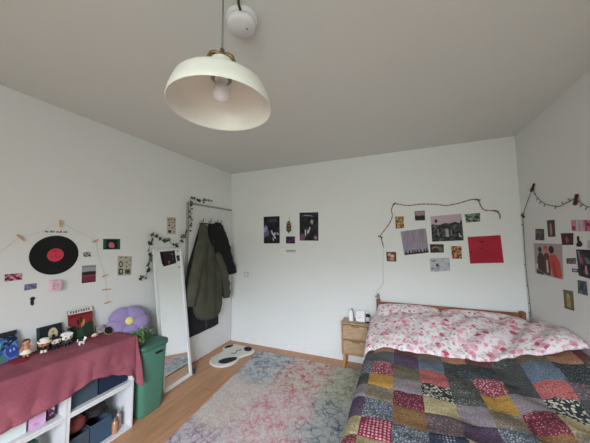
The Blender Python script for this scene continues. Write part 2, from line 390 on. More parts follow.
# ------------------------------------------------------------------ bed
PINE = two('orange pine wood', C(158, 106, 72, 1.0), C(136, 88, 58, 1.0), 'noise', 6, .5, rough=.5, bump=.05, stretch=(1, 6, 6))
PINEV = two('orange pine wood upright', C(154, 100, 68, 1.0), C(132, 84, 56, 1.0), 'noise', 6, .5, rough=.5, bump=.05, stretch=(6, 6, 1))
bed = thing('double_bed', (0.42, 2.15, 0), 'pine framed double bed standing in the corner under the floral bedding', 'bed')
for x in (-0.272, 1.072):
    G().box(x, x+0.045, 3.135, 3.18, 0.012, 0.80 if x < 0 else .785, bev=.006).build('bedpost', PINEV, bed)
G().box(-0.227, 1.072, 3.147, 3.168, 0.715, 0.77, bev=.006).build('headboard_rail', PINE, bed)
G().box(-0.227, 1.072, 3.147, 3.168, 0.50, 0.60, bev=.006).build('headboard_rail', PINE, bed)
for x in (-0.262, 1.082): G().box(x, x+0.025, 1.17, 3.135, 0.22, 0.34, bev=.004).build('side_rail', PINE, bed)
for x in (-0.272, 1.072): G().box(x, x+0.045, 1.125, 1.17, 0.012, 0.42, bev=.006).build('bedpost', PINEV, bed)
G().box(-0.227, 1.072, 1.135, 1.158, 0.22, 0.40, bev=.006).build('footboard', PINE, bed)
mt = G().box(-0.235, 1.08, 1.18, 3.13, 0.25, 0.475, bev=.03).build('mattress', mat('white mattress ticking', (.7, .7, .68, 1), .9), bed)

FLORAL = None
def floralmat():
    m, n, b = nt('white cotton with pink flowers'); N = n.nodes.new; K = n.links.new
    b.inputs['Roughness'].default_value = 0.9; b.inputs['Specular IOR Level'].default_value = 0.1
    tc = N('ShaderNodeTexCoord')
    d = N('ShaderNodeTexNoise'); d.inputs['Scale'].default_value = 22; d.inputs['Detail'].default_value = 3; K(tc.outputs['Object'], d.inputs['Vector'])
    ad = N('ShaderNodeVectorMath'); ad.operation = 'MULTIPLY_ADD'; K(d.outputs['Color'], ad.inputs[0]); ad.inputs[1].default_value = (.045,)*3; K(tc.outputs['Object'], ad.inputs[2])
    col = C(212, 203, 203)
    def layer(prev, scale, thr, cols, off):
        o2 = N('ShaderNodeVectorMath'); o2.inputs[1].default_value = off; K(ad.outputs[0], o2.inputs[0])
        v = N('ShaderNodeTexVoronoi'); v.inputs['Scale'].default_value = scale; K(o2.outputs[0], v.inputs['Vector'])
        r = N('ShaderNodeMapRange'); r.inputs[1].default_value = thr+.09; r.inputs[2].default_value = thr-.07; fn_ = N('ShaderNodeTexNoise'); fn_.inputs['Scale'].default_value = 90; fn_.inputs['Detail'].default_value = 2; K(tc.outputs['Object'], fn_.inputs['Vector'])
        sb = N('ShaderNodeMath'); sb.operation = 'MULTIPLY_ADD'; K(fn_.outputs['Fac'], sb.inputs[0]); sb.inputs[1].default_value = .42; K(v.outputs['Distance'], sb.inputs[2])
        s3 = N('ShaderNodeMath'); s3.operation = 'SUBTRACT'; K(sb.outputs[0], s3.inputs[0]); s3.inputs[1].default_value = .20; K(s3.outputs[0], r.inputs[0])
        sp = N('ShaderNodeSeparateColor'); K(v.outputs['Color'], sp.inputs[0])
        rp = N('ShaderNodeValToRGB'); rp.color_ramp.interpolation = 'CONSTANT'
        e = rp.color_ramp.elements; e[0].position = 0; e[0].color = cols[0]; e[1].position = .35; e[1].color = cols[1]
        for p_, c_ in ((.7, cols[2]), (.88, cols[3])): q = e.new(p_); q.color = c_
        K(sp.outputs[0], rp.inputs[0])
        gt = N('ShaderNodeMath'); gt.operation = 'LESS_THAN'; gt.inputs[1].default_value = .88; K(sp.outputs[1], gt.inputs[0])
        mu = N('ShaderNodeMath'); mu.operation = 'MULTIPLY'; K(r.outputs[0], mu.inputs[0]); K(gt.outputs[0], mu.inputs[1])
        mx = N('ShaderNodeMix'); mx.data_type = 'RGBA'; K(mu.outputs[0], mx.inputs[0])
        if isinstance(prev, tuple): mx.inputs[6].default_value = prev
        else: K(prev, mx.inputs[6])
        K(rp.outputs[0], mx.inputs[7]); return mx.outputs[2]
    gr = (C(168, 168, 160), C(184, 178, 176), C(150, 158, 146), C(176, 172, 168))
    pk = (C(204, 152, 164), C(192, 122, 140), C(208, 172, 180), C(168, 72, 96))
    c1 = layer(col, 30, .34, gr, (5, 2, 1)); c2 = layer(c1, 15, .37, pk, (0, 0, 0)); c3 = layer(c2, 27, .33, (pk[1], pk[0], pk[2], pk[3]), (2.3, 1.1, .4))
    K(c3, b.inputs['Base Color'])
    return m
FLORAL = floralmat()
HEM = [(-.33, .47), (-.305, .49), (-.27, .53), (-.144, .575), (-.02, .572), (.13, .563), (.27, .56), (.47, .567), (.64, .587), (.72, .62), (.835, .672), (.92, .684), (.97, .680), (1.06, .70), (1.15, .735)]
def quilt_z(x, y):
    k = sm(y, 1.75, 2.34)
    flat = 0.525 + 0.012*nz(x*3, y*3, 5) + 0.02*sm(x, .95, 1.12)
    z = lerp(flat, interp(HEM, x)-0.006, k**1.4 if x > .5 else k)
    # low diagonal folds
    z += 0.014*sin((x*1.2+y*.8)*14+2*nz(x*2, y*2, 1))*sm(x, .1, .4)*(1-.5*k)
    z += 0.007*nz(x*14, y*14, 2)+.010*nz(x*5, y*7, 21)
    return z
QC = dict(
 P=('peach print cotton', (150, 102, 74), (176, 130, 100), 'floral', 84, 0.28), G=('grey sprig cotton', (78, 80, 80), (112, 114, 112), 'floral', 90, .28),
 RF=('red floral cotton', (132, 50, 62), (196, 160, 158), 'floral', 60, .32), M=('mustard cotton', (166, 122, 50), (186, 146, 78), 'floral', 84, 0.26),
 T=('tan floral cotton', (116, 102, 82), (158, 148, 134), 'floral', 62, .26), N=('blue grey floral cotton', (78, 84, 96), (156, 160, 160), 'floral', 66, .34),
 RD=('red dotted cotton', (134, 38, 62), (204, 150, 152), 'dots', 52, .30), PU=('plum cotton', (72, 56, 76), (104, 86, 108), 'floral', 84, 0.28),
 OL=('olive cotton', (94, 86, 68), (120, 112, 92), 'floral', 84, 0.26), LG=('lilac grey cotton', (130, 118, 122), (112, 102, 108), 'floral', 90, .28),
 CR=('crimson floral cotton', (102, 38, 52), (186, 122, 130), 'floral', 64, .26), BR=('brown leaf cotton', (120, 86, 52), (148, 112, 76), 'floral', 84, 0.28),
 B=('slate blue cotton', (84, 96, 112), (118, 130, 146), 'floral', 84, 0.26), CO=('coral print cotton', (168, 84, 80), (92, 40, 48), 'floral', 62, .24),
 BW=('black and cream leaf cotton', (44, 46, 48), (176, 172, 156), 'leaf', 42, .42), Y=('pale yellow cotton', (168, 152, 108), (132, 118, 80), 'floral', 70, .25),
 MF=('mixed floral cotton', (88, 76, 78), (156, 112, 104), 'floral', 56, .30), ND=('navy dotted cotton', (46, 54, 72), (146, 150, 158), 'dots', 64, .28),
 CH=('charcoal cotton', (64, 66, 64), (90, 92, 90), 'floral', 84, 0.24), CD=('charcoal dotted cotton', (52, 56, 58), (128, 130, 128), 'floral', 80, .22),
 BU=('burgundy cotton', (96, 52, 54), (128, 84, 84), 'floral', 84, 0.26), GP=('grey mixed cotton', (70, 70, 68), (132, 128, 122), 'floral', 60, .28),
 OB=('olive brown cotton', (98, 82, 62), (126, 110, 90), 'floral', 84, 0.26))
def qm(k):
    a = QC[k]; th = C(88, 94, 110) if k == 'MF' else None
    return two(a[0], C(*[lerp(q, sum(a[1])/3, .22) for q in a[1]], 1.22), C(*a[2], 1.15), a[3], a[4]*(1 if a[3] == 'dots' else 1.45), a[5]+.03, third=C(88, 94, 110, 1.0) if k == 'MF' else None, bump=.5)
QROW = [9, 2.262, 2.095, 1.935, 1.79, 1.64, 1.485, 1.33, 1.18, 0]
QCOL = [-.56, -.395, -.225, -.07, .10, .27, .43, .59, .755, .92, 1.085, 2]
QG = ['CH GP CH G CH GP PU CH N', 'GP G N CH LG PU Y RF CH', 'P G RF M T N RD Y GP', 'BU PU OL LG CR BR N PU T', 'OB B CO BW Y MF ND RF M',
      'P CD GP GP LG PU Y G CO', 'BU CD RF M T N CH BR LG', 'GP CH CH LG CR BR GP N CH', 'OB B CO BW Y T M PU RF', 'P CD MF CH Y OB N CR B', 'BU GP CH OL BR CO CH Y M']
QG = [q.split() for q in QG]
def quilt():
    y0, y1 = 1.12, 2.40; top = 1.125+.262; drop = 0.20
    def uv(u, v):
        s = -.56 + u*(1.125+.56)     # arc coordinate: beyond -.262 it hangs down the side
        y = lerp(y0, y1, v); return s, y
    def dip(s, y):
        d = min(abs(s-c) for c in QCOL); e = min(abs(y-c) for c in QROW)
        return -0.0035*math.exp(-(min(d, e)/.009)**2)
    def fn(u, v):
        s, y = uv(u, v)
        if s > -.235: x = s; z = quilt_z(x, y)
        else:
            q = -.235 - s; rr = .065
            zt = quilt_z(-.235, y)
            if q < rr*pi/2: a = q/rr; x = -.235-rr*sin(a); z = zt-rr*(1-cos(a))
            else: x = -.235-rr-(q-rr*pi/2)*.06-.016*sin(y*16+nz(y*3, 0)*3)*sm(q, .1, .3); z = zt-rr-(q-rr*pi/2)
        if y < 1.16:
            z = z
        return Vector((x, y, z+dip(s, y)))
    def mf(u, v):
        s, y = uv(u, v)
        s += .006*nz(y*9, s*9, 3); y += .008*nz(s*6, y*6, 8)-.065*sm(s, .40, .80)*(1-sm(y, 1.98, 2.12))
        ci = max(i for i in range(len(QCOL)) if QCOL[i] <= max(s, QCOL[0])); ri = max(i for i in range(len(QROW)) if y <= QROW[i])
        return qm(QG[min(ci, 10)][min(ri, 8)])
    g = G().surf(fn, 168, 128, mf=mf)
    o = g.build('patchwork_quilt', None, smooth=True, solid=0.012)
    tag(o, 'colourful patchwork quilt of many small fabric squares covering the lower bed', 'quilt')
quilt()
def pillow(cx, cy, cz, w, h, t, tilt, rz, seed, label):
    g = G(); M = Matrix.Translation((cx, cy, cz)) @ Matrix.Rotation(rz, 4, 'Z') @ Matrix.Rotation(tilt, 4, 'X')
    def side(sgn):
        def fn(u, v):
            a, b_ = u*2-1, v*2-1
            k = max(0, (1-abs(a)**2.6))*max(0, (1-abs(b_)**2.6))
            pin = 1-.07*(a*a*b_*b_)-.02*(1-abs(a)**2)*b_*b_
            z = sgn*t/2*k**.42 + .006*nz(a*5+seed, b_*5, sgn)*k**.3+.004*sin(a*14+b_*9+seed)*k
            return M @ Vector((a*w/2*pin, b_*h/2*pin, z))
        return fn
    g.surf(side(1), 30, 22); g.surf(side(-1), 30, 22)
    return tag(g.build('pillow', FLORAL, smooth=True), label, 'pillow', 'floral pillows against the headboard')
pillow(.07, 2.96, .645, .66, .42, .165, radians(30), radians(3), 1.0, 'pink floral pillow at the left half of the pine headboard')
pillow(.70, 2.96, .638, .66, .42, .165, radians(30), radians(-2), 4.0, 'pink floral pillow at the right half of the pine headboard, nearer the corner')
def duvet():
    TOP = [(-.33, .61), (-.27, .655), (-.19, .69), (.05, .735), (.3, .765), (.385, .755), (.5, .765), (.7, .755), (.85, .745), (1.0, .78), (1.08, .81), (1.15, .80)]
    def zf(x, y):
        hem = interp(HEM, x)+.018
        s = (y-2.33)/.62
        t = 1-(1-min(1, max(0, s)))**1.9
        z = lerp(hem, interp(TOP, x), t)
        # bunched up against the right wall
        pile = interp([(2.28, .795), (2.42, .815), (2.6, .805), (2.9, .765), (3.05, .70)], y)
        k = sm(x, .80, 1.08)*sm(y, 2.27, 2.42)
        z = lerp(z, pile, k)
        z += sm(s, 0, .15)*(.012*sin((x*1.0-y*.8)*26+3*nz(x*3, y*3, 7))*(.4+.6*sm(x, .1, .7)) + .010*nz(x*7, y*7, 4)+.016*nz(x*3.3, y*4, 14))
        # rolled hem
        z -= .022*(1-sm(s, -.02, .045))
        if y > 2.93: z -= (y-2.93)*(.5 if x > 1.0 else 1.0)
        return z
    def fn(u, v):
        s = -.46+u*(1.150+.46); y = lerp(2.325, 3.05, v)
        y += .014*(1-v)*sin(s*7)
        if s > -.25: return Vector((s, y, zf(s, y)))
        q = -.25-s; rr = .075; zt = zf(-.25, y); dr_ = lerp(.95, .6, sm(v, .3, 1))
        if q < rr*pi/2: a = q/rr; return Vector((-.25-rr*sin(a), y, zt-rr*(1-cos(a))))
        return Vector((-.25-rr-.008*sin(y*20), y, zt-rr-(q-rr*pi/2)*dr_))
    g = G().surf(fn, 130, 60)
    o = g.build('duvet', FLORAL, smooth=True, solid=0.02)
    tag(o, 'rumpled white duvet with pink flowers folded back over the top half of the bed', 'duvet')
duvet()

# ------------------------------------------------------------------ nightstand and what stands on it
OAK = two('pale oak veneer', C(168, 143, 112), C(154, 128, 98), 'noise', 5, .5, rough=.5, bump=.04, stretch=(2, 2, 14))
OAKE = two('oak edge', C(158, 128, 96), C(146, 116, 84), 'noise', 6, .5, rough=.5, bump=.04)
ns = thing('nightstand', (-.485, 3.09, 0), 'pale oak nightstand with two drawers between the white wall and the bed', 'nightstand')
X0, X1, Y0, Y1 = -.667, -.345, 2.99, 3.188
g = G(); g.box(X0, X0+.016, Y0, Y1, .169, .517); g.box(X1-.016, X1, Y0, Y1, .169, .517); g.box(X0+.016, X1-.016, Y0+.003, Y1, .169, .186); g.box(X0+.016, X1-.016, Y1-.012, Y1, .186, .517); g.box(X0+.016, X1-.016, Y0+.003, Y1-.012, .338, .350)
g.build('cabinet', OAKE, ns)
G().box(X0-.002, X1+.002, Y0-.006, Y1, .517, .533, bev=.002).build('top', OAK, ns)
for z0, z1 in ((.190, .335), (.353, .510)):
    df = G().box(X0+.02, X1-.02, Y0-.002, Y0+.013, z0, z1-.004, bev=.0015)
    df = df.build('drawer', OAK, ns)
    G().box(-.545, -.455, Y0-.008, Y0-.0025, z1-.022, z1-.008, bev=.002).build('handle', mat('brown finger pull', C(120, 92, 66), .6), df)  # pull is a bar in darker brown than the drawer front
for x, y, dx in ((X0+.035, Y0+.03, -1), (X1-.035, Y0+.03, 1), (X0+.035, Y1-.03, -1), (X1-.035, Y1-.03, 1)):
    G().tube([(x+dx*.018, y-(.012 if y < 3.1 else -.0), .012), (x, y, .169)], [.012, .020], n=12).build('leg', mat('orange oak leg', C(178, 126, 84), .5), ns, True)
ZT = .5335
b_ = thing('white_tube', (-.565, 3.08, ZT), 'tall white tube with a dark pump standing leftmost on the nightstand', 'bottle')
G().lathe([(.0, 0), (.026, 0), (.027, .01), (.027, .10), (.022, .118), (.008, .125), (.008, .135), (0, .135)], (-.565, 3.08, ZT), n=24, sy=.6).build('body', mat('white plastic', C(220, 216, 214), .35), b_, True)
G().tube([(-.556, 3.066, ZT+.136), (-.548, 3.06, ZT+.15), (-.535, 3.052, ZT+.12), (-.528, 3.05, ZT+.04)], .004, n=6).build('strap', mat('dark grey plastic', C(58, 58, 62), .4), b_, True)
pf = thing('picture_frame', (-.455, 3.10, ZT), 'small white frame with a pale picture standing in the middle of the nightstand', 'picture frame')
Mf = Matrix.Translation((-.455, 3.085, ZT)) @ Matrix.Rotation(radians(-10), 4, 'X')
g = G()
for a in ((-.05, -.042, 0, .115), (.042, .05, 0, .115), (-.042, .042, 0, .009), (-.042, .042, .106, .115)): g.box(a[0], a[1], -.006, .006, a[2], a[3], M=Mf)
g.build('frame', mat('white frame', C(222, 220, 218), .4), pf)
G().box(-.042, .042, -.002, .004, .009, .106, M=Mf).build('picture', two('pale print paper', C(205, 203, 202), C(165, 160, 160), 'noise', 22, .62, bump=0), pf)
G().box(-.004, .004, .012, .016, 0.0, .09, M=Matrix.Translation((-.455, 3.10, ZT)) @ Matrix.Rotation(radians(14), 4, 'X')).build('stand', mat('white frame', C(222, 220, 218), .4), pf)
bb = thing('pump_bottle', (-.368, 3.08, ZT), 'black bottle with a pale label and white pump on the nightstand beside the bed', 'bottle')
G().lathe([(0, 0), (.024, 0), (.026, .004), (.026, .078), (.022, .09), (.010, .097), (.010, .104), (0, .104)], (-.368, 3.08, ZT), n=24).build('body', mat('black glass', C(20, 20, 26), .15), bb, True)
G().lathe([(.0265, .018), (.0265, .066)], (-.368, 3.08, ZT), n=24).build('label', mat('pale label paper', C(165, 172, 184), .6), bb)
G().lathe([(0, .104), (.011, .104), (.011, .116), (.004, .118), (.004, .13), (0, .13)], (-.368, 3.08, ZT), n=14).tube([(-.368, 3.08, ZT+.13), (-.368, 3.055, ZT+.13)], .004).build('pump', mat('white plastic', C(220, 216, 214), .35), bb, True)
# clip on bed post with white cord running up the wall
pc = thing('clip_lamp', (-.25, 3.157, .80), 'small grey clip switch on the left bedpost below a thin white cord', 'switch')
GREYP = mat('grey plastic', C(120, 122, 122), .45)
G().box(-.266, -.234, 3.145, 3.172, .801, .822, bev=.004).build('clamp', GREYP, pc)
G().ball((-.25, 3.16, .84), .016, .014, .02, n=12).build('knob', GREYP, pc, True)
G().tube([(-.262, 3.15, .83), (-.285, 3.14, .825)], .006, n=8).build('lever', GREYP, pc, True)

# ------------------------------------------------------------------ pendant lamp and detector
LC = Vector((-.609, .735, 2.014)); axis = Vector((.004, .012, 1)).normalized()
Ml = axis.to_track_quat('Z', 'Y').to_matrix()
lamp = thing('pendant_lamp', LC, 'cream metal dome pendant lamp with brass fitting hanging from the ceiling', 'lamp')
CREAM = mat('cream lamp enamel', (.80, .79, .71, 1), .35, spec=.5)
prof = [(.190, 0), (.1915, .002), (.186, .03), (.175, .062), (.168, .078), (.156, .087), (.13, .093), (.09, .104), (.055, .115), (.043, .121), (.042, .186), (.038, .191)]
inn = [(.035, .188), (.039, .184), (.040, .118), (.053, .111), (.088, .100), (.128, .089), (.153, .083), (.164, .075), (.171, .060), (.182, .03), (.1875, .002), (.190, 0)]
G().lathe(prof+inn[0:], LC, n=64, M=Ml).build('shade', CREAM, lamp, True)
G().lathe([(0, .1915), (.039, .1915), (.039, .186), (0, .186)], LC, n=24, M=Ml).build('shade_cap', CREAM, lamp, True)
BRASS = mat('brass', C(116, 98, 68), .35, .8)
G().lathe([(0, .192), (.013, .192), (.013, .222), (.009, .230), (.009, .240), (0, .240)], LC, n=20, M=Ml).build('cable_grip', BRASS, lamp, True)
for s in (-1, 1):
    pts = [LC+Vector((s*a*.77, s*a*.63, b)) for a, b in ((.006, .218), (.024, .224), (.040, .217), (.048, .198), (.049, .170), (.054, .126))]
    G().tube(pts, .0045, n=8, flat=1.6).build('bracket', BRASS, lamp, True)
bt = LC+Ml @ Vector((0, 0, .135))
G().lathe([(0, .158), (.022, .158), (.024, .112), (0, .112)], LC, n=20, M=Ml).build('lamp_holder', mat('white plastic', C(220, 216, 214), .35), lamp, True)
bm_, bn_, bb_ = nt('opal bulb glass'); bb_.inputs['Base Color'].default_value = (.86, .85, .88, 1); bb_.inputs['Roughness'].default_value = .25
bb_.inputs['Subsurface Weight'].default_value = .2; bb_.inputs['Subsurface Scale'].default_value = .02
G().lathe([(0, .028), (.012, .030), (.024, .037), (.031, .049), (.033, .062), (.030, .077), (.022, .091), (.016, .101), (.014, .115), (0, .115)], LC, n=28, M=Ml).build('bulb', bm_, lamp, True)
top = LC+Ml @ Vector((0, 0, .239))
G().tube([top, (top.x+.001, top.y, 2.4), (top.x, top.y, CZ-.002)], .0035, n=8).build('cord', mat('grey braided cable', C(110, 110, 106), .7), lamp, True)
sd = thing('smoke_detector', (-.652, .93, CZ), 'round white smoke detector on the ceiling beside the pendant lamp cord', 'smoke detector')
SDM = mat('aged white plastic', (.78, .77, .76, 1), .4)
G().lathe([(0, -.001), (.072, -.001), (.074, -.010), (.071, -.022), (.069, -.022), (.069, -.024), (0, -.024)], (-.652, .93, CZ), n=48).build('base', SDM, sd, True)
G().lathe([(0, -.024), (.066, -.024), (.067, -.034), (.064, -.044), (.058, -.050), (0, -.052)], (-.655, .932, CZ), n=48).build('cover', SDM, sd, True)
G().lathe([(0, 0), (.004, 0), (.004, -.002), (0, -.002)], (-.632, .942, CZ-.0515), n=12).build('indicator', mat('dark plastic', C(45, 45, 45), .4), sd)
G().tube([(-.602, .83, CZ-.004), (-.607, .84, CZ-.03), (-.614, .862, CZ-.034)], .006, n=8).build('cable_end', mat('dark plastic', C(45, 45, 45), .4), sd, True)

# ------------------------------------------------------------------ storage cubes
SHW = mat('white lacquered board', (.80, .80, .80, 1), .45)
def cube(y0, y1, z0, z1, label):
    xb, xf = -2.412, -2.062; t = .016
    o = thing('storage_cube', ((xb+xf)/2, (y0+y1)/2, z0), label, 'shelf unit', 'white open storage cubes')
    g = G(); g.box(xb, xf, y0, y0+t, z0, z1, bev=.001); g.box(xb, xf, y1-t, y1, z0, z1, bev=.001)
    g.box(xb, xf, y0+t, y1-t, z0, z0+t, bev=.001); g.box(xb, xf, y0+t, y1-t, z1-t, z1, bev=.001)
    g.build('cabinet_shell', SHW, o); G().box(xb+.001, xb+.008, y0+t, y1-t, z0+t, z1-t).build('back_panel', SHW, o)
CY = [.560, 1.006, 1.009, 1.455]
cube(CY[2], CY[3], 0.002, .354, 'white open storage cube on the floor, lower right of the stack, holding slate fabric boxes')
cube(CY[2], CY[3], .356, .708, 'white open storage cube, upper right of the stack, holding two dark blue boxes')
cube(CY[0], CY[1], 0.002, .354, 'white open storage cube on the floor, lower left of the stack, at the photo edge')
cube(CY[0], CY[1], .356, .708, 'white open storage cube, upper left of the stack, with a pink box inside')
def fbox(y0, y1, z0, h, xf, depth, col, label):
    o = thing('fabric_box', (xf-depth/2, (y0+y1)/2, z0), label, 'storage box', 'blue fabric storage boxes')
    m = mat('felt '+str(col), C(*col, 1.05), .9, bump=.5, bscale=250); t = .006
    g = G(); g.box(xf-depth, xf, y0, y1, z0, z0+t)
    g.box(xf-t, xf, y0, y1, z0+t, z0+h); g.box(xf-depth, xf-depth+t, y0, y1, z0+t, z0+h)
    g.box(xf-depth+t, xf-t, y0, y0+t, z0+t, z0+h); g.box(xf-depth+t, xf-t, y1-t, y1, z0+t, z0+h)
    g.build('box_body', m, o)
    G().box(xf-.001, xf+.003, (y0+y1)/2-.02, (y0+y1)/2+.02, z0+h*.72, z0+h*.80).build('pull_tab', m, o)
fbox(1.030, 1.205, .373, .26, -2.10, .28, (66, 80, 92), 'slate grey fabric box in the upper right storage cube, beside the navy box')
fbox(1.215, 1.425, .373, .27, -2.10, .28, (30, 42, 66), 'navy fabric box in the upper right storage cube, beside the slate box')
fbox(1.030, 1.165, .019, .15, -2.10, .24, (72, 84, 94), 'slate fabric box in the lower right cube below the red brown bundle')
fbox(1.172, 1.315, .019, .155, -2.105, .24, (62, 84, 104), 'blue fabric box in the lower right cube beside the small bottles')
def bundle(c, r, m, name, label, cat, seed):
    g = G(); vs = []; n = 22
    for i in range(13):
        ph = -pi/2+pi*i/12
        for k in range(n):
            th = 2*pi*k/n; d = Vector((cos(ph)*cos(th), cos(ph)*sin(th), sin(ph)))
            q = 1+.28*noise.noise(d*2.4+Vector((seed, 0, 0)))+.10*noise.noise(d*7+Vector((seed, 3, 0)))
            vs.append(Vector(c)+Vector((d.x*r[0], d.y*r[1], d.z*r[2]))*q)
    fs = [[i*n+k, i*n+(k+1) % n, (i+1)*n+(k+1) % n, (i+1)*n+k] for i in range(12) for k in range(n)]
    g.add(vs, fs); return tag(g.build(name, m, smooth=True), label, cat)
bundle((-2.165, 1.105, .225), (.055, .062, .052), mat('red brown cloth', C(112, 56, 50), .9), 'cloth_bundle', 'red brown cloth bundle on the slate box in the lower right cube', 'cloth', 2)
bundle((-2.215, 1.245, .225), (.08, .085, .05), mat('black cloth', C(34, 31, 34), .8), 'black_bag', 'soft black bag lying on top of the blue box in the lower right cube', 'bag', 5)
for i, (y, x, h) in enumerate(((1.340, -2.100, .115), (1.382, -2.125, .15))):
    o = thing('spray_bottle', (x, y, .0185), ['small copper coloured bottle nearest the front in the lower right cube', 'taller clear and copper bottle with silver top behind the small copper bottle'][i], 'bottle', 'small bottles in the lower right cube')
    G().lathe([(0, 0), (.018, 0), (.0195, .003), (.0195, h*.70), (.011, h*.8), (0, h*.8)], (x, y, .0185), n=18).build('body', mat('copper glass' if i == 0 else 'rosy glass', C(178, 132, 104) if i == 0 else C(150, 130, 126), .25, .3), o, True)
    G().lathe([(0, h*.8), (.009, h*.8), (.009, h), (0, h)], (x, y, .0185), n=14).build('cap', mat('silver cap', C(150, 152, 156), .3, .7), o, True)
pb = G().box(-2.30, -2.10, .838, .915, .3725, .64, bev=.002).build('pink_box', two('pink card', C(198, 158, 190), C(176, 120, 170), 'noise', 16, .6, bump=0)); tag(pb, 'upright pale pink patterned box in the upper left storage cube', 'box')
bk = thing('dark_book', (-2.2, .945, .3725), 'dark book with pink and white cover standing beside the pink box in the cube', 'book')
G().box(-2.30, -2.108, .925, .962, .3725, .60, bev=.001).build('cover', mat('dark plum book cover', C(48, 30, 46), .5), bk)
G().box(-2.1079, -2.106, .929, .958, .40, .57).build('cover_picture', two('pink and white print', C(70, 40, 66), C(190, 150, 170), 'noise', 40, .52, third=C(170, 50, 90), bump=0), bk)
tag(G().box(-2.33, -2.10, .62, .826, .3725, .58, bev=.003).build('white_carton', mat('white card', C(200, 206, 204), .6)), 'plain white carton in the upper left storage cube beside the pink box', 'box')
o = G().lathe([(0, 0), (.05, 0), (.058, .02), (.06, .20), (.056, .24), (.04, .262), (.018, .275), (.018, .30), (0, .30)], (-2.155, .85, .0185), n=24).build('green_bottle', mat('green plastic', C(52, 92, 74), .35), smooth=True)
tag(o, 'rounded green bottle in the lower left storage cube', 'bottle')

# ------------------------------------------------------------------ tablecloth
CLOTH = two('dusty rose linen', C(150, 86, 97, 1.22), C(138, 76, 88, 1.22), 'noise', 5, .5, rough=.95, bump=.3)
HEMZ = [(.50, .47), (.70, .485), (.81, .488), (.89, .495), (1.0, .508), (1.03, .52), (1.10, .54), (1.16, .543), (1.25, .52), (1.34, .482), (1.40, .45), (1.47, .34)]
TOPZ = [(.5, .738), (.9, .737), (1.1, .731), (1.45, .724)]
def cloth():
    xb, xf = -2.425, -2.054; yl, yr = .545, 1.463; rr = .012
    def sec(y, t, edge=0):   # t 0..1 from the wall across the top and down the front
        tz = interp(TOPZ, y); hz = interp(HEMZ, y)
        top = xf-xb-rr; drop = tz-hz; tot = top+rr*pi/2+drop; s = t*tot
        if s < top: return Vector((xb+s, y, tz+.0018*nz(s*20, y*12, 1)))
        if s < top+rr*pi/2: a = (s-top)/rr; return Vector((xf-rr+rr*sin(a), y, tz-rr*(1-cos(a))))
        q = s-top-rr*pi/2; k = q/drop
        w = (.007*sin(y*17+4*nz(y*3, 1))+.003*sin(y*47+3*nz(y*5, 4)+k*2.5)+.012*nz(y*6, k*3.2, 6))*k
        return Vector((xf+.004+abs(w)*1.4+.012*k, y, tz-rr-q))
    g = G()
    def fn(u, v):
        y = lerp(yl, yr-.014, u); return sec(y, v)
    g.surf(fn, 150, 54)
    # right end: rounds over the edge and hangs down, longest at the front corner
    def fe(u, v):
        p = sec(yr-.014, v); tz = interp(TOPZ, 1.45)
        xx = min(p.x, xf+.004)
        front = sm(v, .3, .72)
        if u < .12:
            a = u/.12*pi/2; k = 1.0 if p.z > tz-.02 else 0
            return Vector((p.x, yr-.014+.014*sin(a), p.z-.012*(1-cos(a))*k))
        q = (u-.12)/.88
        if v < .60:
            dep = lerp(.13, .30, sm(v, .15, .6)); return Vector((p.x, yr+.002+.012*q*(1+sin(v*25)), tz-.012-dep*q))
        return None
    # build the end drape as its own grid: along depth x and downwards
    def end(u, v):
        x = lerp(xb, xf+.004, u); tz = interp(TOPZ, 1.45); dep = lerp(.10, .372, sm(u, .05, 1.0)); rr2 = .014
        s = v*(dep+rr2*pi/2)
        if s < rr2*pi/2: a = s/rr2; return Vector((x, yr-rr2+rr2*sin(a), tz-rr2*(1-cos(a))))
        q = s-rr2*pi/2; k = q/dep
        return Vector((x+.05*k*u*sin(pi*k)*.6+.012*k, yr+.003+k*(.016+.030*u*(1-.3*k))+.008*sin(u*17+k*2)*k, tz-rr2-q))
    g.surf(end, 40, 34)
    # the corner fold joining the front to the end
    def corner(u, v):
        a = sec(yr-.014, 1) if False else None
        p = sec(yr-.014, lerp(.50, 1, v)); e = end(1, v)
        m_ = p.lerp(e, u); k = sin(pi*u)
        return m_+Vector((.034, .020, -.034))*k*v
    g.surf(corner, 12, 34)
    o = g.build('tablecloth', CLOTH, smooth=True, solid=.003)
    tag(o, 'dusty rose tablecloth draped over the white storage cubes', 'tablecloth')
cloth()

# ------------------------------------------------------------------ laundry bin
bn = thing('laundry_bin', (-2.21, 1.64, 0), 'tall green plastic laundry bin with lid between the storage cubes and mirror', 'laundry bin')
GREEN = mat('green plastic bin', C(72, 118, 100, 1.3), .42); GREEN2 = mat('darker green lid', C(56, 96, 80), .42)
def rrect(x0, x1, y0, y1, r, z, n=5):
    out = []
    for cx, cy, a0 in ((x1-r, y1-r, 0), (x0+r, y1-r, 90), (x0+r, y0+r, 180), (x1-r, y0+r, 270)):
        for k in range(n+1): a = radians(a0+90*k/n); out.append((cx+r*cos(a), cy+r*sin(a), z))
    return out
def stack(g, rings, m=None, cap0=True, cap1=True):
    n = len(rings[0]); vs = [p for r in rings for p in r]
    fs = [[i*n+k, i*n+(k+1) % n, (i+1)*n+(k+1) % n, (i+1)*n+k] for i in range(len(rings)-1) for k in range(n)]
    if cap0: fs.append(list(range(n))[::-1])
    if cap1: fs.append([(len(rings)-1)*n+k for k in range(n)])
    return g.add(vs, fs, m)
g = G(); stack(g, [rrect(-2.355, -2.075, 1.53, 1.745, .04, .002), rrect(-2.36, -2.068, 1.523, 1.752, .045, .02), rrect(-2.375, -2.045, 1.505, 1.772, .05, .55), rrect(-2.375, -2.045, 1.505, 1.772, .05, .556)])
g.build('bin_body', GREEN, bn, True)
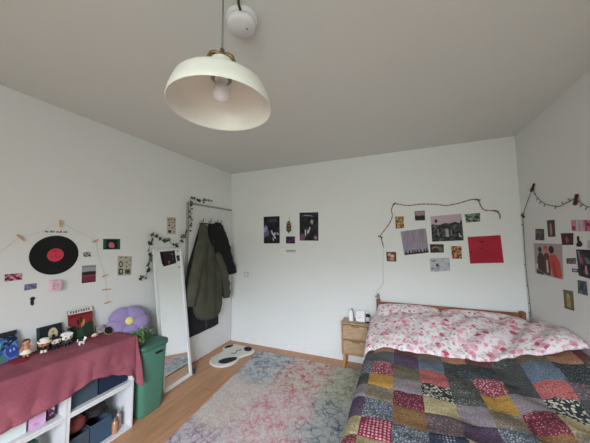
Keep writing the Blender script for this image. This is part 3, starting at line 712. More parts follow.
lid = G(); stack(lid, [rrect(-2.380, -2.036, 1.497, 1.780, .052, .5565), rrect(-2.382, -2.032, 1.495, 1.782, .054, .562), rrect(-2.382, -2.032, 1.495, 1.782, .054, .590), rrect(-2.374, -2.04, 1.503, 1.774, .05, .599), rrect(-2.34, -2.075, 1.54, 1.74, .03, .602)])
lid = lid.build('lid', GREEN2, bn, True)
# hand slot: dark plate on the body front, its inner shade put into the colour
g = G(); g.prism([(-2.0475, y, z) for y, z in [v.yz for v in polyline([(0, 1.645, .498), (0, 1.70, .498), (0, 1.712, .508), (0, 1.70, .518), (0, 1.645, .518), (0, 1.633, .508), (0, 1.645, .498)], 3)][:-1]], (.006, 0, 0)); g.build('hand_slot_shade', mat('slot shade', C(22, 32, 28), .8), bn)

# ------------------------------------------------------------------ mirror
mr_ = thing('standing_mirror', (-2.25, 2.03, 0), 'tall narrow white framed mirror leaning against the left wall', 'mirror')
b0 = Vector((-2.206, 1.846, 0.004)); t0 = Vector((-2.403, 1.846, 1.425))
ez = (t0-b0).normalized(); ey = Vector((-sin(radians(1.6)), cos(radians(1.6)), 0)); ez = (ez-ey*ez.dot(ey)).normalized(); ex = ey.cross(ez); ln = (t0-b0).length
Mm = Matrix((ex, ey, ez)).transposed().to_4x4(); Mm.translation = b0
MW = mat('white mirror frame', (.74, .74, .73, 1), .4); w = .383; f_ = .030
g = G(); g.box(0, .022, 0, f_, 0, ln, M=Mm, bev=.002); g.box(0, .022, w-f_, w, 0, ln, M=Mm, bev=.002); g.box(0, .022, f_, w-f_, 0, f_*1.2, M=Mm, bev=.002); g.box(0, .022, f_, w-f_, ln-f_, ln, M=Mm, bev=.002)
g.build('frame', MW, mr_)
mm_, mn_, mb_ = nt('mirror glass'); mb_.inputs['Metallic'].default_value = 1; mb_.inputs['Roughness'].default_value = .01; mb_.inputs['Base Color'].default_value = (.88, .9, .89, 1)
G().box(.006, .012, f_, w-f_, f_*1.2, ln-f_, M=Mm).build('glass', mm_, mr_)
o = G().lathe([(0, 0), (.017, 0), (.02, .006), (.02, .022), (.016, .028), (.019, .034), (.021, .045), (.017, .058), (0, .06)], (-2.215, 2.262, .001), n=20).build('door_stop', mat('dark glossy plastic', C(48, 50, 52), .2), smooth=True)
tag(o, 'small dark rounded door stop on the floor against the mirror foot', 'door stop')

# ------------------------------------------------------------------ pictures on the walls
def wp(w, a, z, off=0.0):
    if w == 'b': return Vector((a, D-off, z))
    if w == 'l': return Vector((L+off, a, z))
    return Vector((R-off, a, z))
def paper(col): return mat('print %d %d %d' % tuple(col), C(*col, 1.2), .55, spec=.25)
def picture(w, q, m, label, cat='picture', group=None, shapes=(), name='wall_print', th=.0012, off=.0015, plane=None):
    """q = top left, top right, bottom right, bottom left on the wall; shapes = (colour, [(u, v)...]) printed on it, v downwards"""
    P = plane or (lambda a, z, o: wp(w, a, z, o))
    g = G(); c = [P(a, z, off) for a, z in q]; f = [P(a, z, off+th) for a, z in q]
    g.add(c+f, [[0, 1, 2, 3], [4, 5, 6, 7], [0, 1, 5, 4], [1, 2, 6, 5], [2, 3, 7, 6], [3, 0, 4, 7]], m)
    TL, TR, BR, BL = [Vector(x) for x in q]
    for i, (col, pts) in enumerate(shapes):
        vs = []
        for u, v in pts:
            p = TL.lerp(TR, u).lerp(BL.lerp(BR, u), v); vs.append(P(p.x, p.y, off+th+.0002+.00006*i))
        mm2 = paper(col) if isinstance(col, tuple) else col
        g.add(vs, [list(range(len(vs)))], mm2)
    return tag(g.build(name, None), label, cat, group)
def ell(cx, cy, rx, ry, n=14, a0=0, a1=360): return [(cx+rx*cos(radians(lerp(a0, a1, k/(n if a1-a0 == 360 else n-1)))), cy+ry*sin(radians(lerp(a0, a1, k/(n if a1-a0 == 360 else n-1))))) for k in range(n)]
def rc(a, b, c, d): return [(a, b), (c, b), (c, d), (a, d)]
def abstract(name, a, b, sc, thr=.52, third=None, stretch=(1, 1, 1)):
    return two(name, C(*a, 1.2), C(*b, 1.2), 'noise', sc*1.4, thr, third=C(*third, 1.2) if third else None, rough=.5, bump=0, stretch=stretch)
BG = 'prints on the back wall above the bed'; RG = 'prints on the right wall above the bed'; LG_ = 'prints taped to the left wall'
picture('b', [(-1.841, 1.856), (-1.578, 1.854), (-1.577, 1.463), (-1.838, 1.460)], abstract('dark poster a', (30, 29, 36), (46, 44, 50), 9), 'dark photo poster, the left one of the pair beside the hanging ornament', 'poster', 'dark posters',
        [((96, 88, 124), [(.0, .36), (.12, .30), (.25, .36), (.3, .5), (.36, .6), (.3, .72), (.16, .74), (.0, .80)]), ((150, 146, 168), [(.02, .42), (.16, .36), (.22, .46), (.1, .6), (.0, .58)]),
         ((176, 174, 182), [(.45, .52), (.52, .52), (.6, .64), (.7, .6), (.78, .62), (.7, .72), (.78, .82), (.7, .84), (.62, .74), (.52, .66)]), ((160, 160, 170), [(.55, .78), (.62, .8), (.66, .92), (.58, .9)]),
         ((150, 150, 160), [(.8, .60), (.93, .62), (.95, .7), (.84, .7)]), ((60, 58, 60), [(.3, .1), (.8, .08), (.9, .2), (.4, .24)])])
picture('b', [(-1.268, 1.888), (-.992, 1.880), (-.998, 1.495), (-1.269, 1.499)], abstract('dark poster b', (32, 32, 37), (52, 50, 56), 11), 'dark photo poster, the right one of the pair, nearer the bed', 'poster', 'dark posters',
        [((128, 126, 130), [(.1, .14), (.3, .08), (.6, .10), (.78, .16), (.6, .14), (.3, .12)]), ((170, 168, 172), [(.58, .34), (.66, .24), (.68, .28), (.62, .4)]), ((165, 164, 170), [(.64, .42), (.72, .26), (.75, .3), (.68, .44)]),
         ((190, 182, 190), [(.28, .62), (.34, .60), (.36, .8), (.3, .86)]), ((180, 176, 184), [(.40, .66), (.5, .6), (.56, .5), (.6, .54), (.5, .74), (.42, .76)]), ((112, 72, 98), [(.0, .84), (.2, .74), (.32, .9), (.2, 1), (0, 1)]), ((140, 120, 134), [(.78, .86), (.9, .82), (.96, .94), (.82, .96)])])
picture('b', [(-1.478, 1.559), (-1.338, 1.557), (-1.339, 1.458), (-1.479, 1.459)], abstract('purple stage photo', (46, 32, 54), (84, 54, 90), 22), 'small dark purple photo below the hanging ornament', 'photo')
picture('b', [(-1.480, 1.371), (-1.331, 1.372), (-1.331, 1.337), (-1.480, 1.336)], paper((172, 176, 172)), 'faint pale strip label stuck below the small purple photo', 'label', shapes=[((140, 147, 146), rc(.1, .35, .92, .6))], name='wall_label')
# hanging ornament
og = thing('hanging_ornament', (-1.42, D-.012, 1.70), 'small brown and gold ornament hanging by a pink string between the dark posters', 'ornament')
GOLD = mat('dull gold', C(150, 108, 56), .4, .5); BRN = mat('dark brown wood', C(62, 44, 34), .5)
G().tube([(-1.419, D-.006, 1.86), (-1.419, D-.01, 1.775)], .0025, n=6).build('string', mat('pale pink string', C(190, 160, 156), .8), og)
G().lathe([(0, 1.775), (.012, 1.772), (.02, 1.755), (.016, 1.742), (.028, 1.735), (.030, 1.715), (.02, 1.708), (.034, 1.70), (.034, 1.672), (.022, 1.665), (.036, 1.655), (.030, 1.632), (.012, 1.622), (.008, 1.607), (0, 1.605)], (-1.419, D-.036, 0), n=12, sy=.85).build('body', BRN, og, True)
for z in (1.74, 1.705, 1.662): G().lathe([(.024, z-.005), (.033, z-.004), (.033, z+.004), (.024, z+.005), (.024, z-.005)], (-1.419, D-.036, 0), n=12, sy=.85).build('band', GOLD, og, True)
sw = thing('light_switch', (-2.135, D-.006, 1.0), 'white square light switch on the back wall beside the door', 'switch')
G().box(-2.172, -2.098, D-.009, D-.0005, .962, 1.036, bev=.002).build('plate', mat('greyish switch plastic', C(168, 166, 160, 1.5), .4), sw)
G().box(-2.155, -2.115, D-.013, D-.0091, .979, 1.019, bev=.002).build('rocker', WHITE, sw)

picture('b', [(-.030, 1.777), (.064, 1.778), (.067, 1.636), (-.028, 1.632)], abstract('ochre figures', (62, 44, 34), (196, 160, 106), 24, .5, (150, 96, 50)), 'small ochre and brown patterned print, upper left under the red garland', group=BG)
picture('b', [(.184, 1.830), (.292, 1.833), (.291, 1.718), (.185, 1.720)], paper((118, 96, 102)), 'small print with pink sky above black, directly under the red garland', group=BG,
        shapes=[((150, 118, 126), [(.06, .1), (.94, .06), (.9, .5), (.6, .4), (.4, .52), (.1, .4)]), ((28, 26, 30), [(.04, .52), (.3, .46), (.5, .56), (.75, .44), (.98, .56), (.98, .95), (.04, .95)])])
sil = [((26, 24, 30), rc(.02, .93, .985, .995))] + [((26, 24, 30), [(x, .95), (x+.01, .84), (x+.03, .80), (x+.055, .84), (x+.065, .95)]) for x in (.06, .20, .34, .43, .52, .66, .80, .90)]
picture('b', [(.023, 1.596), (.292, 1.627), (.313, 1.350), (.055, 1.316)], abstract('lilac curtain', (128, 118, 132), (146, 136, 148), 9, .5, stretch=(6, 6, .4)), 'square lilac grey poster with a row of black silhouettes along its bottom', 'poster', BG, sil)
picture('b', [(.347, 1.760), (.648, 1.778), (.655, 1.486), (.351, 1.473)], abstract('black and white crowd', (36, 36, 38), (92, 92, 92), 16, .55, (60, 60, 62)), 'large black and white photo with pale pink sky, top centre over the bed', 'poster', BG,
        [((176, 154, 166), [(0, 0), (1, 0), (1, .26), (.96, .2), (.93, .34), (.88, .34), (.8, .28), (.6, .33), (.45, .30), (.3, .36), (.12, .34), (.08, .30), (0, .34)]), ((50, 30, 44), ell(.17, .2, .05, .07)),
         ((150, 150, 150), [(.46, .56), (.5, .52), (.55, .56), (.56, .84), (.45, .84)]), ((128, 128, 128), rc(.2, .52, .23, .72)), ((110, 110, 112), rc(.62, .6, .66, .8)), ((165, 165, 165), [(.86, .72), (.9, .72), (.9, .8), (.94, .8), (.94, .88), (.87, .86)])])
picture('b', [(.677, 1.770), (.817, 1.779), (.814, 1.687), (.685, 1.677)], abstract('green leaves photo', (72, 92, 76), (142, 152, 134), 26, .5, (50, 62, 52)), 'small green leafy photo at the top right, above the red sheet', 'photo', BG)
picture('b', [(.326, 1.445), (.464, 1.444), (.460, 1.352), (.328, 1.347)], paper((40, 38, 34)), 'small dark photo with an arched orange shape, right of the lilac poster', 'photo', BG,
        [((150, 104, 74), ell(.42, .55, .3, .3, 12, 180, 360)+ell(.42, .58, .18, .18, 12, 360, 180)), ((96, 100, 72), rc(.66, .3, .82, .85)), ((130, 96, 70), rc(.84, .4, .9, .9))])
picture('b', [(-.145, 1.352), (-.035, 1.353), (-.034, 1.240), (-.141, 1.241)], paper((74, 48, 36)), 'small brown photo of pink blossoms, lowest left near the white cord', 'photo', BG,
        [((188, 138, 120), ell(.32, .3, .2, .2)), ((200, 160, 146), ell(.62, .42, .2, .18)), ((176, 124, 104), ell(.55, .74, .26, .18)), ((90, 84, 50), ell(.2, .76, .1, .14))])
picture('b', [(.532, 1.423), (.630, 1.423), (.630, 1.288), (.536, 1.284)], abstract('brown figures photo', (48, 32, 28), (190, 134, 92), 30, .5), 'small dark photo of orange brown figures left of the red sheet', 'photo', BG)
picture('b', [(.319, 1.285), (.512, 1.296), (.510, 1.153), (.319, 1.132)], abstract('pale ink sketch paper', (176, 176, 180), (142, 144, 150), 12, .56), 'pale grey sketch with a black ink figure, lowest of the group over the bed', 'picture', BG,
        [((30, 30, 34), [(.24, .36), (.36, .44), (.46, .34), (.42, .5), (.5, .66), (.38, .58), (.3, .68), (.32, .5)]), ((110, 112, 118), [(.02, .1), (.14, .16), (.3, .12), (.28, .26), (.1, .26)]), ((120, 122, 128), [(.03, .7), (.16, .66), (.2, .84), (.06, .88)])])
rl = [((120, 22, 38), rc(.30+.02*(k % 2), .30+.055*k, .93-.04*((k*7) % 3), .306+.055*k)) for k in range(12)]
picture('b', [(.691, 1.521), (.980, 1.538), (.992, 1.253), (.701, 1.236)], abstract('red printed paper', (166, 38, 56), (156, 34, 50), 4), 'large square red sheet with fine dark writing at the right of the group', 'poster', BG,
        rl+[((60, 12, 24), [(.30, .16), (.40, .17), (.52, .24), (.44, .235), (.36, .19)]), ((60, 12, 24), [(.32, .43), (.44, .44), (.44, .455), (.32, .45)]), ((60, 12, 24), [(.04, .54), (.08, .54), (.08, .62), (.04, .60)]), ((60, 12, 24), [(.02, .95), (.06, .95), (.06, .985), (.02, .985)])])

# left wall
picture('l', [(.796, 1.299), (.879, 1.297), (.881, 1.253), (.798, 1.251)], abstract('magenta group photo', (92, 32, 52), (206, 140, 160), 34, .52), 'small wide magenta photo low left of the vinyl record', 'photo', LG_)
picture('l', [(.895, 1.216), (.959, 1.216), (.959, 1.177), (.896, 1.174)], abstract('violet photo', (92, 90, 122), (128, 122, 156), 26), 'small violet grey photo just below the vinyl record', 'photo', LG_)
picture('l', [(1.236, 1.422), (1.292, 1.423), (1.294, 1.385), (1.241, 1.384)], abstract('tiny ink print', (44, 44, 48), (170, 170, 172), 48, .5), 'tiny black and white print right of the vinyl record', 'picture', LG_)
picture('l', [(1.233, 1.313), (1.335, 1.309), (1.339, 1.166), (1.236, 1.169)], paper((132, 132, 134)), 'photo with grey sky, dark treeline and crimson field, below the tiny print', 'photo', LG_,
        [((150, 150, 152), rc(0, .12, 1, .36)), ((46, 38, 40), [(0, .38), (.5, .35), (1, .36), (1, .58), (0, .58)]), ((116, 44, 62), rc(0, .56, 1, .93)), ((140, 84, 96), rc(0, .58, 1, .62)), ((52, 36, 42), rc(0, .93, 1, 1))])
picture('l', [(1.382, 1.535), (1.529, 1.534), (1.533, 1.436), (1.386, 1.440)], paper((36, 78, 62)), 'green bordered photo with a pink shape on black, right of the record', 'photo', LG_,
        [((22, 26, 28), rc(.17, .06, .84, .94)), ((188, 98, 116), [(.3, .6), (.36, .34), (.45, .3), (.58, .36), (.66, .7), (.6, .86), (.36, .82)])])
picture('l', [(1.514, 1.376), (1.650, 1.362), (1.647, 1.180), (1.518, 1.192)], paper((172, 166, 150)), 'cream botanical sticker sheet beside the ivy garland', 'sticker sheet', LG_,
        [((48, 62, 52), ell(.23, .42, .14, .17)), ((172, 166, 150), ell(.23, .42, .07, .10)), ((52, 60, 50), rc(.07, .64, .38, .94)), ((160, 160, 146), ell(.24, .78, .08, .08)), ((84, 88, 76), rc(.52, .68, .92, .92)), ((46, 54, 44), ell(.72, .8, .1, .08)),
         ((160, 110, 90), ell(.2, .08, .1, .04)), ((120, 72, 62), ell(.55, .07, .09, .035)), ((150, 112, 84), ell(.62, .32, .1, .05)), ((128, 116, 88), ell(.86, .2, .05, .08)), ((138, 96, 78), ell(.84, .46, .05, .06)), ((92, 96, 70), ell(.62, .54, .06, .05))])
picture('l', [(2.034, 1.781), (2.158, 1.788), (2.161, 1.588), (2.041, 1.589)], paper((178, 166, 156)), 'cream sticker sheet higher on the wall between ivy and door', 'sticker sheet', LG_,
        [((40, 44, 42), ell(.3, .84, .2, .09)), ((120, 92, 84), ell(.2, .14, .14, .05)), ((96, 78, 74), ell(.5, .09, .1, .05)), ((110, 84, 70), ell(.82, .14, .1, .06)), ((84, 82, 70), ell(.25, .48, .12, .06)), ((110, 104, 86), ell(.62, .6, .1, .06)), ((150, 108, 92), ell(.7, .3, .18, .04)), ((90, 84, 76), ell(.78, .86, .06, .07)), ((86, 88, 80), ell(.25, .3, .08, .05)), ((120, 108, 98), ell(.84, .5, .06, .08))])
# photo tucked on the mirror (in the mirror's plane)
def mplane(a, z, o):
    return Mm @ Vector((.022+o, a, z))
ph = picture('l', [(.105, 1.392), (.268, 1.410), (.280, 1.262), (.122, 1.240)], paper((34, 28, 32)), 'black photo stuck to the top of the standing mirror', 'photo', None,
        [((120, 84, 86), [(.3, .72), (.42, .66), (.5, .8), (.42, .92), (.32, .88)]), ((118, 104, 108), [(.55, .22), (.8, .2), (.84, .3), (.7, .4), (.76, .3)]), ((86, 70, 76), [(.7, .52), (.78, .5), (.8, .7), (.72, .72)])], plane=mplane, off=.0005)
# black ink doodle cut-out
o = G()
o.prism([wp('l', .942+.013*cos(a)*(1+.2*sin(3*a)), 1.105+.017*sin(a), .001) for a in [radians(k*24) for k in range(15)]], (.0015, 0, 0)).prism([wp('l', y, z, .001) for y, z in ((.930, 1.095), (.948, 1.094), (.952, 1.07), (.944, 1.058), (.934, 1.066))], (.0015, 0, 0))
tag(o.build('paper_cutout', paper((44, 40, 46))), 'tiny dark paper cut-out on the wall above the figurines', 'sticker')
# pink box on the wall
pb = thing('wall_box', (L+.02, 1.05, 1.185), 'small pale pink box mounted on the wall below the vinyl record', 'box')
G().box(L+.001, L+.045, 1.028, 1.085, 1.148, 1.222, bev=.002).build('box_body', mat('pale pink card', C(196, 160, 172, 1.5), .6), pb)
g = G(); X = L+.0455
for y, z, a, b_ in ((1.036, 1.165, .002, .040), (1.036, 1.203, .022, .002), (1.036, 1.185, .016, .002), (1.062, 1.160, .002, .030), (1.050, 1.188, .022, .002), (1.036, 1.163, .018, .002)): g.box(X, X+.0006, y, y+a, z, z+b_)
g.build('printed_mark', paper((110, 72, 116)), pb)
# vinyl record
vr = thing('vinyl_record', (L+.003, 1.055, 1.412), 'black vinyl record with a red label hung on the left wall', 'record')
Mv = Matrix.Translation((L+.002, 1.055, 1.412)) @ Matrix.Rotation(pi/2, 4, 'Y')
def vinyl():
    m, n, b = nt('grooved black vinyl'); b.inputs['Base Color'].default_value = (.006, .008, .008, 1); b.inputs['Roughness'].default_value = .3; b.inputs['Specular IOR Level'].default_value = .35
    b.inputs['Anisotropic'].default_value = .8
    tg = n.nodes.new('ShaderNodeTangent'); tg.direction_type = 'RADIAL'; tg.axis = 'X'; n.links.new(tg.outputs[0], b.inputs['Tangent'])
    return m
prf = [(0, 0), (.146, 0), (.148, .001), (.146, .002)] + [(r, .0022-.0004*(i % 2)) for i, r in enumerate([.145-.0045*k for k in range(20)])] + [(.055, .002), (0, .002)]
G().lathe(prf, (0, 0, 0), n=96, M=Mv).build('disc', vinyl(), vr)
VL = G(); VL.lathe([(0, .0022), (.050, .0022), (.050, .0029), (.005, .0029), (.0045, .0024), (0, .0024)], (0, 0, 0), n=48, M=Mv).build('centre_label', paper((196, 62, 78)), vr)
g = G()
for a, r, s in ((100, .030, .006), (60, .026, .004), (210, .028, .004), (285, .02, .004), (330, .03, .004), (150, .03, .003)):
    y, z = r*cos(radians(a)), r*sin(radians(a)); g.box(L+.0050, L+.0054, 1.055+y-s*1.5, 1.055+y+s*1.5, 1.412+z-s*.5, 1.412+z+s*.5)
g.ball((L+.0050, 1.055, 1.412), .0015, .004, .004)
g.build('label_print', paper((52, 24, 34)), vr)
# little black letters above the record (too small to read in the photo: a row of word-like marks)
lt = G(); random.seed(7); y = .986
for wlen in (3, 4, 5, 4):
    for k in range(wlen):
        h = random.choice((.010, .013, .017)); ww = random.choice((.0045, .006))
        lt.box(L+.0008, L+.0016, y, y+ww, 1.583+(.002 if k % 2 else 0), 1.583+h); y += ww+.0022
        if k % 2: lt.box(L+.0008, L+.0016, y-.004, y, 1.583, 1.586)
    y += .008
tag(lt.build('wall_lettering', paper((46, 44, 46))), 'tiny row of black letters on the wall above the vinyl record', 'lettering')
# clothespins and string
PEG = mat('pale wooden peg', C(186, 142, 92, 1.5), .6)
def peg(a, b, label, w='l', m=PEG, group='wooden pegs on the left wall', wd=.0035, name='clothespin', cat='clothespin'):
    A = Vector(a); B = Vector(b); d = (B-A).normalized(); n_ = Vector((-d.y, d.x))
    o = thing(name, wp(w, (A.x+B.x)/2, (A.y+B.y)/2), label, cat, group)
    for s, o0 in ((1, .004), (1, .012)):
        q = [A+n_*wd, B+n_*wd*.7, B-n_*wd*.7, A-n_*wd]
        P0 = [wp(w, p.x, p.y, o0) for p in q]; P1 = wp(w, 0, 0, o0+.006)-wp(w, 0, 0, o0)
        G().prism(P0, P1).build('jaw', m, o)
    mid = A.lerp(B, .45)
    G().tube([wp(w, *(mid-n_*.006), .011), wp(w, *(mid+n_*.006), .011)], .003, n=8).build('spring', mat('steel', C(120, 120, 120), .3, .9), o)
for a, b, l in (((.838, 1.563), (.875, 1.521), 'wooden clothespin slanting down at the upper left of the record'), ((1.069, 1.682), (1.072, 1.627), 'upright wooden clothespin above the record lettering'),
                ((1.299, 1.508), (1.337, 1.530), 'small wooden clothespin left of the green bordered photo'), ((1.386, 1.202), (1.436, 1.214), 'upper of three wooden clothespins in a column right of the crimson photo'),
                ((1.395, 1.086), (1.460, 1.081), 'middle of three wooden clothespins in a column, lying level'), ((1.415, .963), (1.464, .972), 'lowest of three wooden clothespins, above the purple cushion')):
    peg(a, b, l)
sp = [(.70, 1.36), (.743, 1.411), (.802, 1.487), (.857, 1.542), (.959, 1.585), (1.071, 1.655), (1.178, 1.600), (1.318, 1.518), (1.352, 1.38), (1.411, 1.207), (1.428, 1.084), (1.439, .967)]
tag(G().tube([wp('l', v.x, v.y, .0035) for v in polyline([(a, b, 0) for a, b in sp], 5)], .0007, n=5).build('thin_string', mat('pale thin string', C(150, 148, 142, 1.4), .8)), 'thin pale string running between the wooden clothespins', 'string')

# right wall
picture('r', [(2.938, 1.587), (2.795, 1.582), (2.804, 1.483), (2.954, 1.486)], abstract('dark grey print', (58, 58, 58), (92, 90, 88), 18), 'small dark grey picture, leftmost on the right wall', 'picture', RG, [((104, 98, 94), rc(.2, .2, .8, .35))])
picture('r', [(2.737, 1.652), (2.627, 1.650), (2.638, 1.514), (2.737, 1.515)], paper((54, 54, 50)), 'narrow upright dark photo with a pink figure, under the fairy lights', 'photo', RG, [((164, 112, 104), [(.35, .25), (.5, .15), (.62, .3), (.66, .9), (.35, .92), (.3, .6)])])
th_ = [((46, 34, 34), ell(.24, .20, .07, .09)), ((58, 44, 42), [(.12, .46), (.2, .30), (.32, .30), (.40, .44), (.42, .96), (.14, .86), (.1, .7)]), ((200, 180, 168), [(.02, .7), (.14, .66), (.12, .84), (.02, .82)]),
       ((176, 82, 66), ell(.46, .16, .075, .10)), ((178, 120, 104), ell(.46, .20, .045, .06)), ((96, 50, 46), [(.38, .36), (.45, .28), (.56, .30), (.6, .5), (.6, .98), (.42, .97)]), ((200, 176, 160), [(.46, .52), (.52, .5), (.53, .9), (.47, .9)]),
       ((44, 32, 32), ell(.66, .18, .09, .12)), ((182, 70, 54), [(.56, .44), (.62, .32), (.78, .32), (.92, .52), (.97, .9), (.93, 1), (.68, 1), (.6, .7)]), ((140, 50, 42), [(.66, .56), (.72, .5), (.84, .96), (.74, .98)]), ((46, 38, 38), [(.06, .86), (.34, .94), (.34, 1), (.08, 1)])]
picture('r', [(2.990, 1.457), (2.558, 1.457), (2.579, 1.184), (2.997, 1.183)], paper((160, 146, 146)), 'large photo print of three people in brown and orange clothes', 'poster', RG, th_)
picture('r', [(2.559, 1.540), (2.412, 1.539), (2.424, 1.454), (2.555, 1.451)], paper((58, 30, 36)), 'small dark red photo right above the three people print', 'photo', RG, [((132, 72, 84), [(.4, .3), (.55, .3), (.66, .6), (.6, .85), (.4, .8), (.36, .5)]), ((36, 20, 26), rc(0, .88, 1, 1))])
pst = [((166, 44, 84), rc(.02, .55, .16, .95)), ((196, 120, 150), rc(.05, .1, .12, .5)), ((186, 190, 188), rc(.2, .04, .28, .96)), ((196, 172, 184), rc(.36, .04, .44, .96)), ((180, 60, 104), rc(.52, .02, .62, .98)), ((110, 28, 60), ell(.64, .4, .05, .18)), ((184, 78, 116), rc(.68, .02, .8, .98)), ((200, 160, 178), rc(.84, .02, .94, .98))]
picture('r', [(2.424, 1.636), (2.149, 1.614), (2.158, 1.543), (2.424, 1.554)], abstract('pink strip print', (170, 132, 152), (190, 160, 172), 20), 'wide pink and grey strip print at the upper right, below the fairy lights', 'picture', RG, pst)
o = G().prism([wp('r', y, z, .001) for y, z in ((2.375, 1.512), (2.362, 1.519), (2.352, 1.508), (2.356, 1.488), (2.334, 1.476), (2.328, 1.456), (2.345, 1.443), (2.385, 1.442), (2.392, 1.458), (2.374, 1.474), (2.378, 1.494))], (-.0015, 0, 0))
tag(o.build('paper_cutout', paper((36, 32, 34))), 'black paper cut-out figure right of the dark red photo', 'sticker')
picture('r', [(2.519, 1.351), (2.411, 1.361), (2.414, 1.318), (2.518, 1.310)], abstract('tiny collage', (110, 110, 104), (58, 60, 58), 34, .5), 'tiny grey collage with a red corner, right of the three people print', 'picture', RG, [((150, 40, 50), ell(.1, .32, .09, .2))])
picture('r', [(2.461, 1.282), (2.390, 1.285), (2.393, 1.261), (2.464, 1.257)], paper((40, 42, 46)), 'tiny black strip with a pale bar beside the large dark poster', 'picture', RG, [((176, 174, 172), rc(.16, .25, .8, .72))])
picture('r', [(2.397, 1.423), (2.109, 1.427), (2.136, 1.224), (2.393, 1.240)], abstract('dark stage poster', (32, 32, 40), (62, 56, 68), 9), 'large dark stage photo at the right edge of the picture', 'poster', RG,
        [((150, 120, 136), [(.05, .06), (.1, .06), (.16, .5), (.12, .52)]), ((140, 60, 84), [(.14, .3), (.2, .28), (.24, .5), (.18, .56)]), ((84, 110, 104), [(.28, .3), (.4, .28), (.5, .48), (.36, .5)]), ((176, 156, 164), [(.28, .6), (.34, .55), (.36, .88), (.28, .84)]), ((150, 50, 70), [(.2, .8), (.28, .66), (.3, .9)])])
picture('r', [(2.272, 1.486), (2.166, 1.485), (2.173, 1.434), (2.280, 1.433)], paper((176, 178, 178)), 'pale grey slip of paper just above the large dark poster at the edge', 'picture', RG)
picture('r', [(2.411, 1.207), (2.323, 1.209), (2.322, 1.115), (2.418, 1.114)], abstract('slate picture', (58, 68, 76), (96, 106, 110), 22), 'small slate blue picture below the large dark poster', 'picture', RG, [((34, 40, 46), ell(.45, .5, .22, .25))])
picture('r', [(2.593, 1.107), (2.477, 1.115), (2.481, .975), (2.594, .966)], paper((96, 90, 56)), 'olive gold portrait card, lowest on the right wall', 'picture', RG, [((150, 132, 84), [(.3, .2), (.55, .12), (.7, .3), (.72, .9), (.34, .9), (.28, .5)]), ((176, 148, 108), ell(.5, .28, .13, .1)), ((60, 62, 40), rc(0, .93, 1, 1))])

# ------------------------------------------------------------------ garlands
gp = [(-.172, 1.412), (-.196, 1.521), (-.196, 1.562), (-.111, 1.672), (-.06, 1.781), (-.069, 1.856), (-.033, 1.928), (.02, 1.922), (.124, 1.900), (.243, 1.910), (.348, 1.903), (.418, 1.896), (.509, 1.877), (.639, 1.897), (.742, 1.927), (.803, 1.917), (.824, 1.862), (.856, 1.809), (.956, 1.789), (.987, 1.745), (.982, 1.709)]
gl = thing('red_garland', (.4, D-.01, 1.88), 'twisted dark red light garland pinned in an arch on the back wall above the prints', 'garland')
path = polyline([(a, b, 0) for a, b in gp], 8)
for ph_, m, nm in ((0, mat('dark red twisted wire', C(112, 44, 44, 1.5), .5), 'red_strand'), (pi, mat('pale brown twisted wire', C(136, 108, 92, 1.5), .5), 'pale_strand')):
    G().tube([wp('b', v.x+.003*cos(i*.9+ph_), v.y+.003*sin(i*.9+ph_), .009+.003*sin(i*.9+ph_)) for i, v in enumerate(path)], .0032, n=6).build(nm, m, gl, True)
cp = [(-.172, 1.412), (-.185, 1.231), (-.191, .991), (-.225, .929), (-.266, .885), (-.256, .85)]
tag(G().tube([wp('b', v.x, v.y, .005+.04*sm(1.1-v.y, .0, .22)) for v in polyline([(a, b, 0) for a, b in cp], 6)], .002, n=6).build('power_cord', mat('white cord', C(176, 176, 172, 1.3), .6)), 'thin white cord hanging from the red garland down to the bedpost', 'cord')
DKR = mat('dark red peg', C(62, 28, 32, 1.4), .5)
for a, b, l in (((-.050, 1.915), (-.018, 1.945), 'dark peg at the top left bend of the red garland'), ((-.232, 1.545), (-.178, 1.526), 'dark peg at the lower left end of the red garland'),
                ((.778, 1.925), (.826, 1.915), 'dark peg at the top right bend of the red garland'), ((.936, 1.796), (.974, 1.784), 'dark peg near the right end of the red garland')):
    peg(a, b, l, 'b', DKR, 'dark pegs holding the red garland', .007)
fl = thing('fairy_lights', (R-.01, 2.9, 1.7), 'dark wired fairy light string hanging down the right corner and along the right wall', 'fairy lights')
s1 = [(3.147, .74), (3.142, .81), (3.150, .929), (3.156, 1.026), (3.166, 1.093), (3.170, 1.267), (3.170, 1.326), (3.157, 1.585), (3.145, 1.724), (3.054, 1.833), (2.909, 1.961), (2.898, 1.913), (2.853, 1.869), (2.80, 1.830), (2.727, 1.790), (2.556, 1.750), (2.455, 1.762), (2.357, 1.777), (2.337, 1.771), (2.277, 1.731), (2.224, 1.705), (2.137, 1.701), (2.03, 1.74)]
pth = polyline([(a, b, 0) for a, b in s1], 6)
DKW = mat('dark green wire', C(52, 50, 48, 1.2), .6)
G().tube([wp('r', v.x, v.y, .007) for v in pth], .0024, n=6).build('wire', DKW, fl, True)
random.seed(3)
for i in range(4, len(pth)-2, 5):
    v = pth[i]; t = (pth[i+1]-pth[i-1]).normalized(); n_ = Vector((-t.y, t.x, 0))*random.choice((-1, 1))
    e = v+n_*.022+t*random.uniform(-.008, .008)
    G().tube([wp('r', v.x, v.y, .007), wp('r', v.x+n_.x*.011, v.y+n_.y*.011, .012), wp('r', e.x, e.y, .014)], [.002, .0032, .0022], n=6).build('bulb', DKW, fl, True)
for a, b, l in (((2.940, 1.935), (2.872, 1.995), 'dark red peg holding the highest point of the fairy lights'), ((2.350, 1.735), (2.318, 1.806), 'dark red peg holding the fairy lights near the photo edge'), ((3.160, 1.738), (3.118, 1.708), 'dark red peg holding the fairy lights by the corner')):
    peg(a, b, l, 'r', DKR, 'dark pegs holding the fairy lights', .008)

